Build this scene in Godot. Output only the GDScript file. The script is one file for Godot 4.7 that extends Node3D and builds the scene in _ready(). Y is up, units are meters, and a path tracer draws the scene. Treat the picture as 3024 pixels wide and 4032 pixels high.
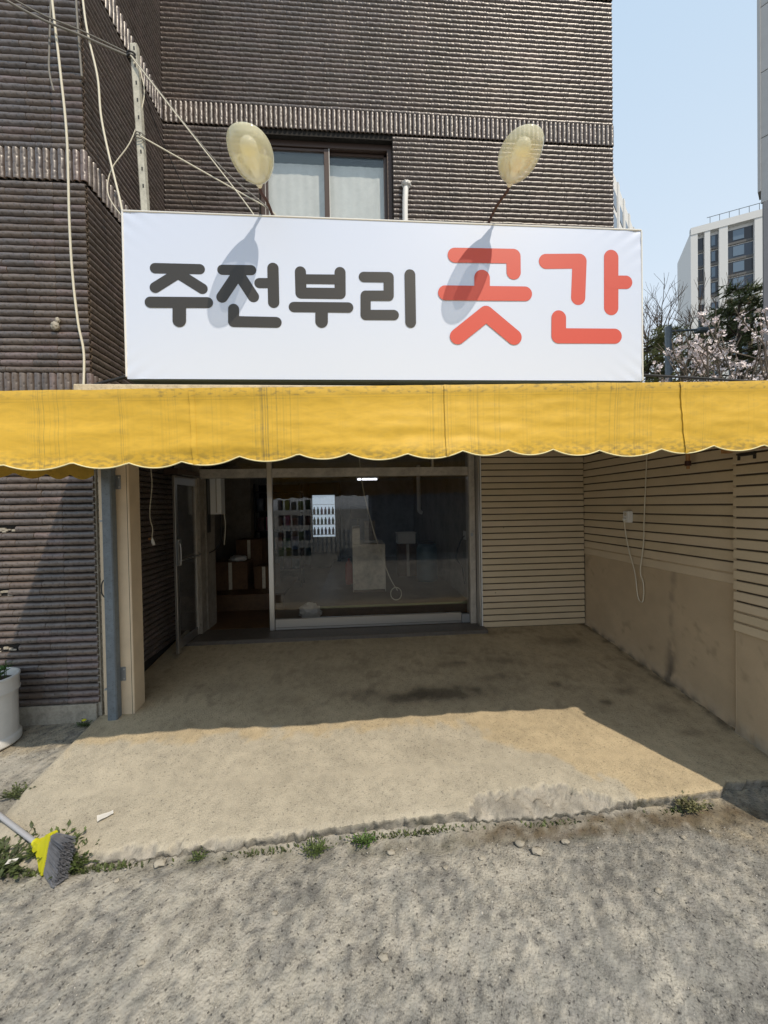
extends Node3D

const TILE_L := 0.2345
const TILE_P := 0.0548
var rng := RandomNumberGenerator.new()
var M := {}
var names := {}

# ---------------------------------------------------------------- mesh builder
class MB:
	var v := PackedVector3Array()
	var n := PackedVector3Array()
	var c := PackedColorArray()
	var t := PackedVector2Array()
	var idx := PackedInt32Array()
	var col := Color.WHITE
	func vert(p: Vector3, nn: Vector3, uv := Vector2.ZERO) -> int:
		v.append(p); n.append(nn); c.append(col); t.append(uv)
		return v.size() - 1
	# corners counter-clockwise as seen from the front
	func quad(a: Vector3, b: Vector3, d: Vector3, e: Vector3) -> void:
		var nn := (b - a).cross(e - a).normalized()
		if nn.length() < 0.5:
			nn = (d - b).cross(e - b).normalized()
		var i := vert(a, nn, Vector2(0, 1)); vert(b, nn, Vector2(1, 1)); vert(d, nn, Vector2(1, 0)); vert(e, nn, Vector2(0, 0))
		idx.append_array([i, i + 2, i + 1, i, i + 3, i + 2])
	func tri(a: Vector3, b: Vector3, d: Vector3) -> void:
		var nn := (b - a).cross(d - a).normalized()
		var i := vert(a, nn); vert(b, nn); vert(d, nn)
		idx.append_array([i, i + 2, i + 1])
	func box(ce: Vector3, s: Vector3, bev := 0.0, x := Transform3D.IDENTITY) -> void:
		var h := s * 0.5
		var bb: float = min(bev, min(h.x, min(h.y, h.z)) * 0.9)
		var ax := [Vector3.RIGHT, Vector3.UP, Vector3.BACK]
		for k in 3:
			for sg in [-1.0, 1.0]:
				var o: Vector3 = ax[k] * sg
				var u: Vector3 = ax[(k + 1) % 3]
				var w: Vector3 = ax[(k + 2) % 3] * sg
				var ho := absf(h.dot(o)); var hu := absf(h.dot(u)) - bb; var hw := absf(h.dot(w)) - bb
				var q := o * ho
				quad(x * (ce + q - u * hu - w * hw), x * (ce + q + u * hu - w * hw), x * (ce + q + u * hu + w * hw), x * (ce + q - u * hu + w * hw))
		if bb <= 0.0:
			return
		for k in 3:
			for s1 in [-1.0, 1.0]:
				for s2 in [-1.0, 1.0]:
					var a: Vector3 = ax[k]; var b1: Vector3 = ax[(k + 1) % 3] * s1; var b2: Vector3 = ax[(k + 2) % 3] * s2
					var ha := absf(h.dot(a)) - bb; var h1 := absf(h.dot(b1)); var h2 := absf(h.dot(b2))
					var p1 := b1 * h1 + b2 * (h2 - bb); var p2 := b1 * (h1 - bb) + b2 * h2
					if _out(b1 + b2, a, p2 - p1):
						quad(x * (ce + p1 - a * ha), x * (ce + p1 + a * ha), x * (ce + p2 + a * ha), x * (ce + p2 - a * ha))
					else:
						quad(x * (ce + p2 - a * ha), x * (ce + p2 + a * ha), x * (ce + p1 + a * ha), x * (ce + p1 - a * ha))
		for sx in [-1.0, 1.0]:
			for sy in [-1.0, 1.0]:
				for sz in [-1.0, 1.0]:
					var g := Vector3(sx, sy, sz)
					var q0 := ce + Vector3(sx * h.x, sy * (h.y - bb), sz * (h.z - bb))
					var q1 := ce + Vector3(sx * (h.x - bb), sy * h.y, sz * (h.z - bb))
					var q2 := ce + Vector3(sx * (h.x - bb), sy * (h.y - bb), sz * h.z)
					if (q1 - q0).cross(q2 - q0).dot(g) > 0: tri(x * q0, x * q1, x * q2)
					else: tri(x * q0, x * q2, x * q1)
	func _out(o: Vector3, a: Vector3, d: Vector3) -> bool:
		return a.cross(d).dot(o) > 0
	# nv rows of nu points; dv x du points outwards
	func grid(nu: int, nv: int, p: PackedVector3Array, cc := PackedColorArray(), uv := PackedVector2Array(), flip := false) -> void:
		var base := v.size()
		for j in nv:
			for i in nu:
				var k := j * nu + i
				var du := p[j * nu + mini(i + 1, nu - 1)] - p[j * nu + maxi(i - 1, 0)]
				var dv := p[mini(j + 1, nv - 1) * nu + i] - p[maxi(j - 1, 0) * nu + i]
				if du.length_squared() < 1e-12 and nv > 1:
					var jj := j + 1 if j + 1 < nv else j - 1
					du = p[jj * nu + mini(i + 1, nu - 1)] - p[jj * nu + maxi(i - 1, 0)]
				var nn := dv.cross(du).normalized()
				if flip: nn = -nn
				v.append(p[k]); n.append(nn)
				c.append(cc[k] if cc.size() else col)
				t.append(uv[k] if uv.size() else Vector2(float(i) / (nu - 1), float(j) / (nv - 1)))
		for j in nv - 1:
			for i in nu - 1:
				var a := base + j * nu + i
				var b := a + 1; var d := a + nu; var e := d + 1
				if flip: idx.append_array([a, d, b, b, d, e])
				else: idx.append_array([a, b, d, b, e, d])
	func tube(pts: PackedVector3Array, rad, seg := 8, caps := true) -> void:
		var m := pts.size()
		var up := Vector3.UP
		var t0 := (pts[1] - pts[0]).normalized()
		if absf(t0.dot(up)) > 0.9: up = Vector3.RIGHT
		var s := t0.cross(up).normalized()
		var rings := PackedVector3Array()
		for i in m:
			var tg := (pts[mini(i + 1, m - 1)] - pts[maxi(i - 1, 0)]).normalized()
			s = (s - tg * s.dot(tg)).normalized()
			var w := tg.cross(s)
			var r: float = rad[i] if rad is Array or rad is PackedFloat32Array else rad
			for k in seg + 1:
				var a := TAU * k / seg
				rings.append(pts[i] + (s * cos(a) + w * sin(a)) * r)
		var base := v.size()
		for i in m:
			for k in seg + 1:
				var q := rings[i * (seg + 1) + k]
				vert(q, (q - pts[i]).normalized(), Vector2(float(k) / seg, float(i) / (m - 1)))
		for i in m - 1:
			for k in seg:
				var a := base + i * (seg + 1) + k
				var b := a + 1; var d := a + seg + 1; var e := d + 1
				# s x w = -t or t: choose by test
				var gn := (v[b] - v[a]).cross(v[d] - v[a])
				if gn.dot(n[a]) > 0: idx.append_array([a, d, b, b, d, e])
				else: idx.append_array([a, b, d, b, e, d])
		if caps:
			for en in [0, m - 1]:
				var tg := (pts[1] - pts[0]).normalized() * -1.0 if en == 0 else (pts[m - 1] - pts[m - 2]).normalized()
				var ci := vert(pts[en], tg)
				var st := v.size()
				for k in seg + 1: vert(rings[en * (seg + 1) + k], tg)
				for k in seg:
					var gn := (v[st + k] - v[ci]).cross(v[st + k + 1] - v[ci])
					if gn.dot(tg) > 0: idx.append_array([ci, st + k + 1, st + k])
					else: idx.append_array([ci, st + k, st + k + 1])
	# profile of (radius, height) from bottom to top along the outside
	func lathe(prof: PackedVector2Array, seg := 24, x := Transform3D.IDENTITY) -> void:
		var p := PackedVector3Array()
		for q in prof:
			for k in seg + 1:
				var a := TAU * k / seg
				p.append(x * Vector3(cos(a) * q.x, q.y, sin(a) * q.x))
		grid(seg + 1, prof.size(), p)
	func mesh() -> ArrayMesh:
		var arr := []
		arr.resize(Mesh.ARRAY_MAX)
		arr[Mesh.ARRAY_VERTEX] = v; arr[Mesh.ARRAY_NORMAL] = n; arr[Mesh.ARRAY_COLOR] = c; arr[Mesh.ARRAY_TEX_UV] = t; arr[Mesh.ARRAY_INDEX] = idx
		var am := ArrayMesh.new()
		am.add_surface_from_arrays(Mesh.PRIMITIVE_TRIANGLES, arr)
		return am

# ---------------------------------------------------------------- node helpers
func numbered(nm: String) -> String:
	if not names.has(nm):
		names[nm] = 0
		return nm
	names[nm] += 1
	return "%s_%03d" % [nm, names[nm]]
func meta(o: Node, label: String, cat: String, group := "") -> void:
	o.set_meta("label", label); o.set_meta("category", cat)
	if group != "": o.set_meta("group", group)
func thing(nm: String, label: String, cat: String, at := Vector3.ZERO, group := "") -> Node3D:
	var o := Node3D.new()
	o.name = numbered(nm); add_child(o); o.position = at
	meta(o, label, cat, group)
	return o
func mi(nm: String, mesh: Mesh, mat: Material, parent: Node = null) -> MeshInstance3D:
	var o := MeshInstance3D.new()
	o.mesh = mesh; o.material_override = mat
	if parent == null:
		o.name = numbered(nm); add_child(o)
	else:
		o.name = nm; parent.add_child(o, true)
	return o
# mesh built in world coordinates under a thing (or a part of it)
func part(root: Node3D, nm: String, mb: MB, mat: Material, under: Node3D = null) -> MeshInstance3D:
	var o := mi(nm, mb.mesh(), mat, under if under else root)
	if not under: o.position = -root.position
	return o
func single(nm: String, mb: MB, mat: Material, label: String, cat: String, group := "") -> MeshInstance3D:
	var o := mi(nm, mb.mesh(), mat)
	meta(o, label, cat, group)
	return o
func structure(nm: String, mb: MB, mat: Material) -> MeshInstance3D:
	var o := mi(nm, mb.mesh(), mat)
	o.set_meta("kind", "structure")
	return o
func bx(ce: Vector3, s: Vector3, bev := 0.0) -> MB:
	var b := MB.new(); b.box(ce, s, bev); return b
# box from two corners
func bc(a: Vector3, b: Vector3, bev := 0.0) -> MB:
	return bx((a + b) * 0.5, (b - a).abs(), bev)
func curve(pts: Array, sub := 6) -> PackedVector3Array:
	var out := PackedVector3Array()
	var m := pts.size()
	for i in m - 1:
		var p0: Vector3 = pts[maxi(i - 1, 0)]; var p1: Vector3 = pts[i]; var p2: Vector3 = pts[i + 1]; var p3: Vector3 = pts[mini(i + 2, m - 1)]
		for k in sub:
			out.append(p1.cubic_interpolate(p2, p0, p3, float(k) / sub))
	out.append(pts[m - 1])
	return out
func tb(pts, r, seg := 6) -> MB:
	var b := MB.new(); b.tube(PackedVector3Array(pts), r, seg); return b
func lin(r: float, g: float, b: float) -> Color:
	return Color(r, g, b).linear_to_srgb()
func sm(a: float, b: float, x: float) -> float:
	var k := clampf((x - a) / (b - a), 0.0, 1.0)
	return k * k * (3.0 - 2.0 * k)

# ---------------------------------------------------------------- textures
func nz(seed_: int, freq: float, oct := 4, type := FastNoiseLite.TYPE_SIMPLEX_SMOOTH) -> FastNoiseLite:
	var f := FastNoiseLite.new()
	f.seed = seed_; f.frequency = freq; f.noise_type = type; f.fractal_octaves = oct
	if oct <= 1: f.fractal_type = FastNoiseLite.FRACTAL_NONE
	return f
func nbytes(size: int, seed_: int, freq: float, oct := 4, type := FastNoiseLite.TYPE_SIMPLEX_SMOOTH, h := 0) -> PackedByteArray:
	var im := nz(seed_, freq, oct, type).get_seamless_image(size, h if h else size)
	im.convert(Image.FORMAT_L8)
	return im.get_data()
func to_tex(w: int, h: int, d: PackedByteArray, rgb := true) -> ImageTexture:
	var im := Image.create_from_data(w, h, false, Image.FORMAT_RGB8 if rgb else Image.FORMAT_L8, d)
	return ImageTexture.create_from_image(im)
# grain: multiplies a base colour; amounts of coarse, medium, fine and dark pits; tint of the dark end
func grain(size: int, seed_: int, coarse: float, mid: float, fine: float, pits: float, tint := Vector3(0.0, 0.0, 0.0)) -> ImageTexture:
	var a := nbytes(size, seed_, 0.004, 4); var b := nbytes(size, seed_ + 1, 0.02, 4); var f := nbytes(size, seed_ + 2, 0.24, 2)
	var p := nbytes(size, seed_ + 3, 0.07, 3)
	var d := PackedByteArray(); d.resize(size * size * 3)
	for i in size * size:
		var k := 0.94 + coarse * (a[i] / 255.0 - 0.5) + mid * (b[i] / 255.0 - 0.5) + fine * (f[i] / 255.0 - 0.5)
		if p[i] < 84: k -= pits * (84 - p[i]) / 40.0
		var w := 0.94 - k
		d[i * 3] = clampi(int((k + w * tint.x) * 255), 0, 255)
		d[i * 3 + 1] = clampi(int((k + w * tint.y) * 255), 0, 255)
		d[i * 3 + 2] = clampi(int((k + w * tint.z) * 255), 0, 255)
	return to_tex(size, size, d)
func relief(size: int, seed_: int, fine := 0.1, oct := 4) -> ImageTexture:
	return to_tex(size, size, nbytes(size, seed_, fine, oct), false)
func mat(col: Color, rough := 0.8, metal := 0.0) -> StandardMaterial3D:
	var m := StandardMaterial3D.new()
	m.albedo_color = col; m.roughness = rough; m.metallic = metal
	return m
func tmat(col: Color, rough: float, tex: Texture2D, size_m: float, bump: Texture2D = null, bump_cm := 0.3, vcol := false) -> StandardMaterial3D:
	var m := mat(col, rough)
	m.albedo_texture = tex
	m.uv1_triplanar = true; m.uv1_world_triplanar = true
	m.uv1_scale = Vector3.ONE / size_m
	m.vertex_color_use_as_albedo = vcol
	if bump:
		m.heightmap_enabled = true; m.heightmap_texture = bump; m.heightmap_scale = bump_cm
	return m

func make_materials() -> void:
	var g1 := grain(1024, 11, 0.10, 0.14, 0.34, 0.20, Vector3(0, 0.02, 0.08))
	var g2 := grain(512, 31, 0.18, 0.14, 0.12, 0.10)
	var gs := grain(512, 41, 0.05, 0.04, 0.03, 0.0)
	var g3 := grain(1024, 51, 0.20, 0.34, 0.30, 0.34, Vector3(0, 0.0, 0.02))
	var r3 := relief(1024, 81, 0.11, 4)
	var r2 := relief(512, 91, 0.08, 4)
	M.slab = tmat(Color.WHITE, 0.92, g1, 1.7, r3, 0.25, true)
	M.road = tmat(Color.WHITE, 0.92, g3, 1.9, r3, 0.5, true)
	M.tile = tmat(Color.WHITE, 0.42, g2, 0.9, r2, 0.10, true)
	M.tile.clearcoat_enabled = true; M.tile.clearcoat = 0.7; M.tile.clearcoat_roughness = 0.38
	M.tiles = []
	for k in 7:
		var q: StandardMaterial3D = M.tile.duplicate()
		var b := 0.90 + 0.03 * k
		q.albedo_color = Color(b * [1.0, 1.03, 0.98, 1.02, 0.99, 1.0, 1.03][k], b, b * [1.0, 0.97, 1.03, 0.96, 1.0, 0.98, 1.02][k])
		M.tiles.append(q)
	M.mortar = tmat(lin(0.022, 0.020, 0.018), 0.95, g2, 0.7, r2, 0.3)
	M.beige = tmat(lin(0.80, 0.65, 0.46), 0.7, gs, 1.3, r2, 0.08)
	M.ledge = tmat(lin(0.60, 0.52, 0.38), 0.8, g2, 0.8, r2, 0.2)
	M.paintwall = tmat(Color.WHITE, 0.82, gs, 1.6, r2, 0.06, true)
	M.siding = []
	for k in 4:
		M.siding.append(tmat(lin(0.72 - 0.012 * k, 0.60 - 0.010 * k, 0.43 - 0.012 * k), 0.5, gs, 2.3 + 0.3 * k))
	M.groove = mat(lin(0.10, 0.08, 0.06), 0.9)
	M.alu = mat(lin(0.55, 0.54, 0.52), 0.32, 0.9)
	M.alu_dull = tmat(lin(0.50, 0.46, 0.40), 0.45, g2, 0.9)
	M.greypipe = tmat(lin(0.17, 0.205, 0.235), 0.45, g2, 0.9)
	M.steel = mat(lin(0.32, 0.34, 0.36), 0.4, 0.7)
	M.darkmetal = mat(lin(0.03, 0.028, 0.026), 0.5)
	M.brownmetal = tmat(lin(0.075, 0.03, 0.022), 0.5, g2, 0.4)
	M.bronze = mat(lin(0.075, 0.05, 0.04), 0.4, 0.2)
	M.white = mat(lin(0.74, 0.74, 0.72), 0.55)
	M.pot = tmat(lin(0.82, 0.82, 0.80), 0.28, gs, 0.8)
	M.polepaint = tmat(lin(0.58, 0.56, 0.47), 0.55, g2, 0.5)
	M.wirewhite = mat(lin(0.66, 0.62, 0.50), 0.6)
	M.wiregrey = mat(lin(0.20, 0.19, 0.17), 0.7)
	M.wireblack = mat(lin(0.015, 0.015, 0.016), 0.6)
	M.signface = mat(lin(0.625, 0.70, 0.87), 0.42)
	M.signframe = mat(lin(0.42, 0.43, 0.42), 0.5)
	M.signunder = mat(lin(0.07, 0.085, 0.06), 0.7)
	M.black_print = mat(lin(0.040, 0.038, 0.036), 0.45)
	M.red_print = mat(lin(0.60, 0.085, 0.055), 0.45)
	M.glass = mat(Color(0.05, 0.07, 0.065, 0.10), 0.01)
	M.glass.transparency = BaseMaterial3D.TRANSPARENCY_ALPHA
	M.winglass = mat(Color(0.55, 0.65, 0.68, 0.07), 0.01)
	M.winglass.transparency = BaseMaterial3D.TRANSPARENCY_ALPHA
	M.curtain = tmat(lin(0.80, 0.83, 0.81), 0.9, gs, 0.6)
	M.lens = mat(Color(0.97, 0.96, 0.84, 0.46), 0.08)
	M.lens.backlight = Color(0.8, 0.78, 0.62)
	M.lens.transparency = BaseMaterial3D.TRANSPARENCY_ALPHA
	M.lampbulb = mat(lin(0.90, 0.88, 0.72), 0.4)
	M.lampbulb.backlight = Color(0.8, 0.78, 0.65)
	M.lamphousing = tmat(lin(0.86, 0.84, 0.70), 0.4, gs, 0.3)
	M.lamphousing.backlight = Color(0.9, 0.86, 0.66)
	M.yellow = mat(lin(0.62, 0.60, 0.02), 0.45)
	M.broomgrey = mat(lin(0.40, 0.41, 0.44), 0.4)
	M.bristle = tmat(lin(0.22, 0.23, 0.26), 0.6, g2, 0.12)
	M.leaf = mat(Color.WHITE, 0.6)
	M.leaf.vertex_color_use_as_albedo = true
	M.leaf.backlight = Color(0.35, 0.4, 0.15)
	M.petal = mat(Color.WHITE, 0.7)
	M.petal.vertex_color_use_as_albedo = true; M.petal.backlight = Color(0.7, 0.66, 0.66)
	M.foliage = mat(Color.WHITE, 0.75)
	M.foliage.vertex_color_use_as_albedo = true
	M.bark = tmat(lin(0.11, 0.08, 0.06), 0.9, g2, 0.5)
	M.bark_light = tmat(lin(0.20, 0.165, 0.13), 0.9, g2, 0.5)
	M.soil = tmat(lin(0.06, 0.045, 0.03), 0.95, g2, 0.2)
	M.hill = tmat(lin(0.09, 0.085, 0.045), 0.95, g3, 3.0)
	M.paper = mat(lin(0.72, 0.71, 0.68), 0.7)
	M.chip = tmat(lin(0.40, 0.37, 0.31), 0.9, g2, 0.3)
	M.aptwhite = mat(lin(0.70, 0.70, 0.69), 0.7)
	M.aptgrey = mat(lin(0.12, 0.12, 0.12), 0.7)
	M.aptglass = [mat(lin(0.03, 0.035, 0.045), 0.1), mat(lin(0.05, 0.07, 0.10), 0.08), mat(lin(0.14, 0.2, 0.27), 0.08)]
	M.panel = [tmat(lin(0.48, 0.485, 0.485), 0.6, gs, 3.0), tmat(lin(0.45, 0.455, 0.46), 0.6, gs, 3.0), tmat(lin(0.50, 0.50, 0.50), 0.6, gs, 3.0)]
	M.panel_low = tmat(lin(0.33, 0.315, 0.32), 0.6, gs, 3.0)
	M.wood = tmat(lin(0.15, 0.085, 0.04), 0.5, g2, 0.8)
	M.darkwood = tmat(lin(0.10, 0.055, 0.03), 0.45, g2, 0.8)
	M.cardboard = tmat(lin(0.17, 0.095, 0.05), 0.85, g2, 0.6)
	M.plaster = tmat(lin(0.30, 0.265, 0.22), 0.85, g2, 1.0)
	M.backwall = tmat(lin(0.32, 0.34, 0.38), 0.85, g2, 1.5)
	M.counter = tmat(lin(0.82, 0.76, 0.62), 0.5, g2, 0.9)
	M.shelfblack = mat(lin(0.02, 0.02, 0.02), 0.4)
	M.sill = tmat(lin(0.13, 0.115, 0.10), 0.55, g1, 1.1, r2, 0.15)
	M.pinkplastic = mat(lin(0.45, 0.05, 0.04), 0.4)
	M.greenedge = mat(lin(0.22, 0.26, 0.12), 0.5)
	M.bluebag = mat(lin(0.08, 0.14, 0.17), 0.5)
	M.orange = tmat(lin(0.50, 0.26, 0.10), 0.5, g2, 0.4)
	var lit := mat(lin(0.8, 0.85, 0.9), 0.3)
	lit.emission_enabled = true; lit.emission = Color(0.85, 0.93, 1.0); lit.emission_energy_multiplier = 0.55
	M.coolerlight = lit
	var tube_ := mat(Color.WHITE, 0.3)
	tube_.emission_enabled = true; tube_.emission = Color(0.95, 0.97, 1.0); tube_.emission_energy_multiplier = 3.0
	M.tubelight = tube_
	make_awning_material()

func make_awning_material() -> void:
	var w := 2048; var h := 256
	var st := nz(201, 0.05, 3); var st2 := nz(202, 0.22, 2); var gr := nz(203, 0.018, 4); var spot := nz(204, 0.05, 4)
	var fade := nz(205, 0.006, 3)
	var d := PackedByteArray(); d.resize(w * h * 3)
	var sx := PackedFloat32Array(); var len_ := PackedFloat32Array()
	for x in w:
		sx.append(clampf(st2.get_noise_1d(x * 2.2) * 1.3 + st2.get_noise_1d(x * 0.7 + 900.0) * 0.6 - 0.05, 0.0, 1.0) * clampf(0.35 + 1.6 * st.get_noise_1d(x * 0.22), 0.05, 1.0))
		len_.append(0.55 + fade.get_noise_1d(x * 3.0) * 0.9)
	for y in h:
		var fv := float(y) / h
		for x in w:
			var i := (y * w + x) * 3
			var g := gr.get_noise_2d(x, y * 2.0)
			var s := spot.get_noise_2d(x, y * 1.3)
			# rain streaks, broken along their length, and grime worked into the hem and the stitched band
			var dirt := sx[x] * clampf(len_[x] + 0.5 * g, 0.15, 1.0) * 0.85
			dirt += clampf(g * 0.7 - 0.08, 0.0, 0.3) * 0.5
			if fv < 0.17: dirt += 0.10 + clampf(s * 0.9 - 0.08, 0.0, 0.4) * (1.0 if x > 500 else 0.5)
			if fv > 0.76: dirt += clampf(s * 1.2 + 0.26, 0.0, 0.8) * (fv - 0.76) * 4.2
			if absf(fv - 0.175) < 0.005 or absf(fv - 0.205) < 0.004: dirt += 0.12
			dirt = clampf(dirt, 0.0, 0.8)
			var k := 1.0 + 0.08 * g
			d[i] = clampi(int(lerpf(222.0 * k, 128.0, dirt)), 0, 255)
			d[i + 1] = clampi(int(lerpf(179.0 * k, 110.0, dirt)), 0, 255)
			d[i + 2] = clampi(int(lerpf(58.0 * k, 66.0, dirt)), 0, 255)
	var m := mat(Color.WHITE, 0.55)
	m.albedo_texture = to_tex(w, h, d)
	m.backlight = Color(0.60, 0.52, 0.30)
	M.valance = m
	var c := tmat(lin(0.78, 0.53, 0.09), 0.6, grain(512, 221, 0.2, 0.12, 0.06, 0.1), 1.4)
	c.backlight = Color(1.0, 0.88, 0.5)
	M.canopy = c
	M.piping = mat(lin(0.74, 0.66, 0.36), 0.6)

# ---------------------------------------------------------------- the scene
func _ready() -> void:
	rng.seed = 20240
	setup_camera_and_light()
	make_materials()
	build_ground()
	build_slab()
	build_tiled_building()
	build_shopfront()
	build_interior()
	build_siding()
	build_canopy_and_awning()
	build_sign()
	build_lamps()
	build_pole_and_wires()
	build_left_details()
	build_background()
	build_street_behind()
	build_small_things()

func setup_camera_and_light() -> void:
	var cam := Camera3D.new()
	cam.name = "camera"
	cam.fov = 2.0 * rad_to_deg(atan(2016.0 / 1514.0))
	cam.near = 0.05; cam.far = 900.0
	add_child(cam)
	cam.basis = Basis(Vector3.UP, deg_to_rad(-4.22)) * Basis(Vector3.RIGHT, deg_to_rad(-0.81)) * Basis(Vector3.BACK, deg_to_rad(-1.0))
	cam.position = Vector3(0, 1.7, 0)
	cam.current = true
	var sky := Sky.new()
	var sk := ProceduralSkyMaterial.new()
	sk.sky_top_color = Color(0.70, 0.802, 0.90)
	sk.sky_horizon_color = Color(0.93, 0.95, 0.97)
	sk.sky_curve = 0.42
	sk.ground_bottom_color = Color(0.45, 0.43, 0.40)
	sk.ground_horizon_color = Color(0.78, 0.82, 0.86)
	sk.sun_angle_max = 12.0
	sky.sky_material = sk
	var env := Environment.new()
	env.background_mode = Environment.BG_SKY
	env.sky = sky
	env.background_energy_multiplier = 0.85
	env.tonemap_mode = Environment.TONE_MAPPER_LINEAR
	env.tonemap_exposure = 1.3
	env.sdfgi_enabled = true; env.ssao_enabled = true; env.ssil_enabled = true
	var we := WorldEnvironment.new()
	we.name = "environment"; we.environment = env
	add_child(we)
	var sun := DirectionalLight3D.new()
	sun.name = "sun"
	sun.light_color = Color(1.0, 0.94, 0.85)
	sun.light_energy = 0.85
	sun.light_angular_distance = 0.5
	sun.shadow_enabled = true
	add_child(sun)
	sun.basis = Basis.looking_at(Vector3(-0.63, -1.55, -1.0).normalized(), Vector3.UP)

# ---------------------------------------------------------------- ground
func ground_y(x: float, z: float) -> float:
	var y := 0.0
	if z > -2.1: y = -0.205 - 0.05 * clampf(z, -2.1, 3.0)
	elif z > -3.3: y = -0.10 + (-2.1 - z) * 0.125
	else: y = 0.05
	y -= 0.03 * sm(-1.5, 0.5, x) * sm(-3.0, -2.2, z) * (1.0 - sm(3.0, 5.0, z))
	return y
func slab_y(z: float) -> float:
	return -0.288 - 0.1123 * z
func steps(list: Array) -> PackedFloat32Array:
	var o := PackedFloat32Array()
	for e in list:
		var x: float = e[0]
		while x < e[1] - 1e-4:
			o.append(x); x += e[2]
	o.append(list[-1][1])
	return o
func build_ground() -> void:
	var xs := steps([[-400.0, -40.0, 60.0], [-40.0, -6.0, 2.0], [-6.0, -3.4, 0.12], [-3.4, 3.4, 0.024], [3.4, 6.0, 0.15], [6.0, 40.0, 2.0], [40.0, 400.0, 60.0]])
	var zs := steps([[-400.0, -40.0, 60.0], [-40.0, -5.0, 2.5], [-5.0, -3.4, 0.2], [-3.4, -0.7, 0.022], [-0.7, 6.0, 0.15], [6.0, 40.0, 2.0], [40.0, 400.0, 60.0]])
	var na := nz(301, 1.1, 4); var nb := nz(302, 6.0, 3); var nc := nz(303, 0.5, 3); var nd := nz(304, 22.0, 2); var ne := nz(305, 1.7, 4); var nf := nz(306, 11.0, 4)
	var p := PackedVector3Array(); var c := PackedColorArray()
	for z in zs:
		for x in xs:
			var near: float = 1.0 if absf(x) < 5.0 and absf(z) < 6.0 else 0.0
			var a := na.get_noise_2d(x, z); var b := nb.get_noise_2d(x, z); var e := ne.get_noise_2d(x, z)
			var y := ground_y(x, z)
			if near > 0.0:
				y += 0.006 * a + 0.004 * b + 0.0025 * nd.get_noise_2d(x, z)
				# shallow washed-out dip just in front of the slab's edge
				y -= 0.018 * exp(-pow((z + 2.03 + 0.02 * a) / 0.06, 2.0)) * clampf(0.6 + b, 0.0, 1.2)
			# worn concrete: pale laitance rubbed through to grey, finely mottled, more so towards the right
			var k := 0.44 + 0.05 * a + 0.05 * b
			var w := Vector3(1.0, 0.945, 0.82)
			var f2 := nf.get_noise_2d(x, z)
			var fine := nd.get_noise_2d(x, z)
			var grey := sm(-0.32, 0.50, 0.55 * e + 0.55 * f2 + 0.55 * fine + 0.20 * sm(-0.3, 1.4, x) + 0.24 * sm(-1.95, -1.2, z) - 0.10)
			k *= 1.0 - 0.42 * grey
			w = w.lerp(Vector3(1.0, 0.985, 0.92), grey)
			if fine > 0.38: k *= 0.82
			if near > 0.0: w = w.lerp(Vector3(1.0, 0.86, 0.62), 0.8 * tan_mask(x, z, b, f2) * (1.0 - 0.5 * grey))  # tan tint blended into the paving colour
			if x < -2.0 and z < -2.3: k *= 0.86
			# earth and moss washed along the joint
			var joint := exp(-pow((z + 2.045) / 0.05, 2.0)) * clampf(0.35 + 1.4 * b + 0.8 * a, 0.0, 1.0) * near
			var cc := Color(k * w.x, k * w.y, k * w.z)
			cc = cc.lerp(Color(0.065, 0.062, 0.032), joint * 0.75)
			var soil := sm(0.085, 0.02, absf(z + 2.075 + 0.02 * a) + 0.035 * b) * sm(0.45, 0.75, x + 0.1 * b) * sm(2.5, 2.2, x) * near
			cc = cc.lerp(Color(0.135, 0.105, 0.066), soil * clampf(0.75 + 0.8 * f2, 0.0, 0.95))
			if z < -8.0: cc = Color(0.16, 0.15, 0.12)
			p.append(Vector3(x, y, z)); c.append(cc)
	var mb := MB.new()
	mb.grid(xs.size(), zs.size(), p, c, PackedVector2Array(), false)
	structure("ground", mb, M.road)

func lip_z(x: float) -> float:
	var pts := [[-2.09, -2.42], [-1.99, -2.18], [-1.86, -2.06], [-1.5, -2.04], [-1.0, -2.05], [-0.5, -2.075], [0.1, -2.12], [0.55, -2.135], [1.0, -2.12], [1.5, -2.125], [2.0, -2.14], [2.2, -2.155], [2.26, -2.2], [2.6, -2.2], [2.8, -2.23]]
	for i in pts.size() - 1:
		if x <= pts[i + 1][0]:
			return lerpf(pts[i][1], pts[i + 1][1], clampf((x - pts[i][0]) / (pts[i + 1][0] - pts[i][0]), 0.0, 1.0))
	return pts[-1][1]
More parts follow.
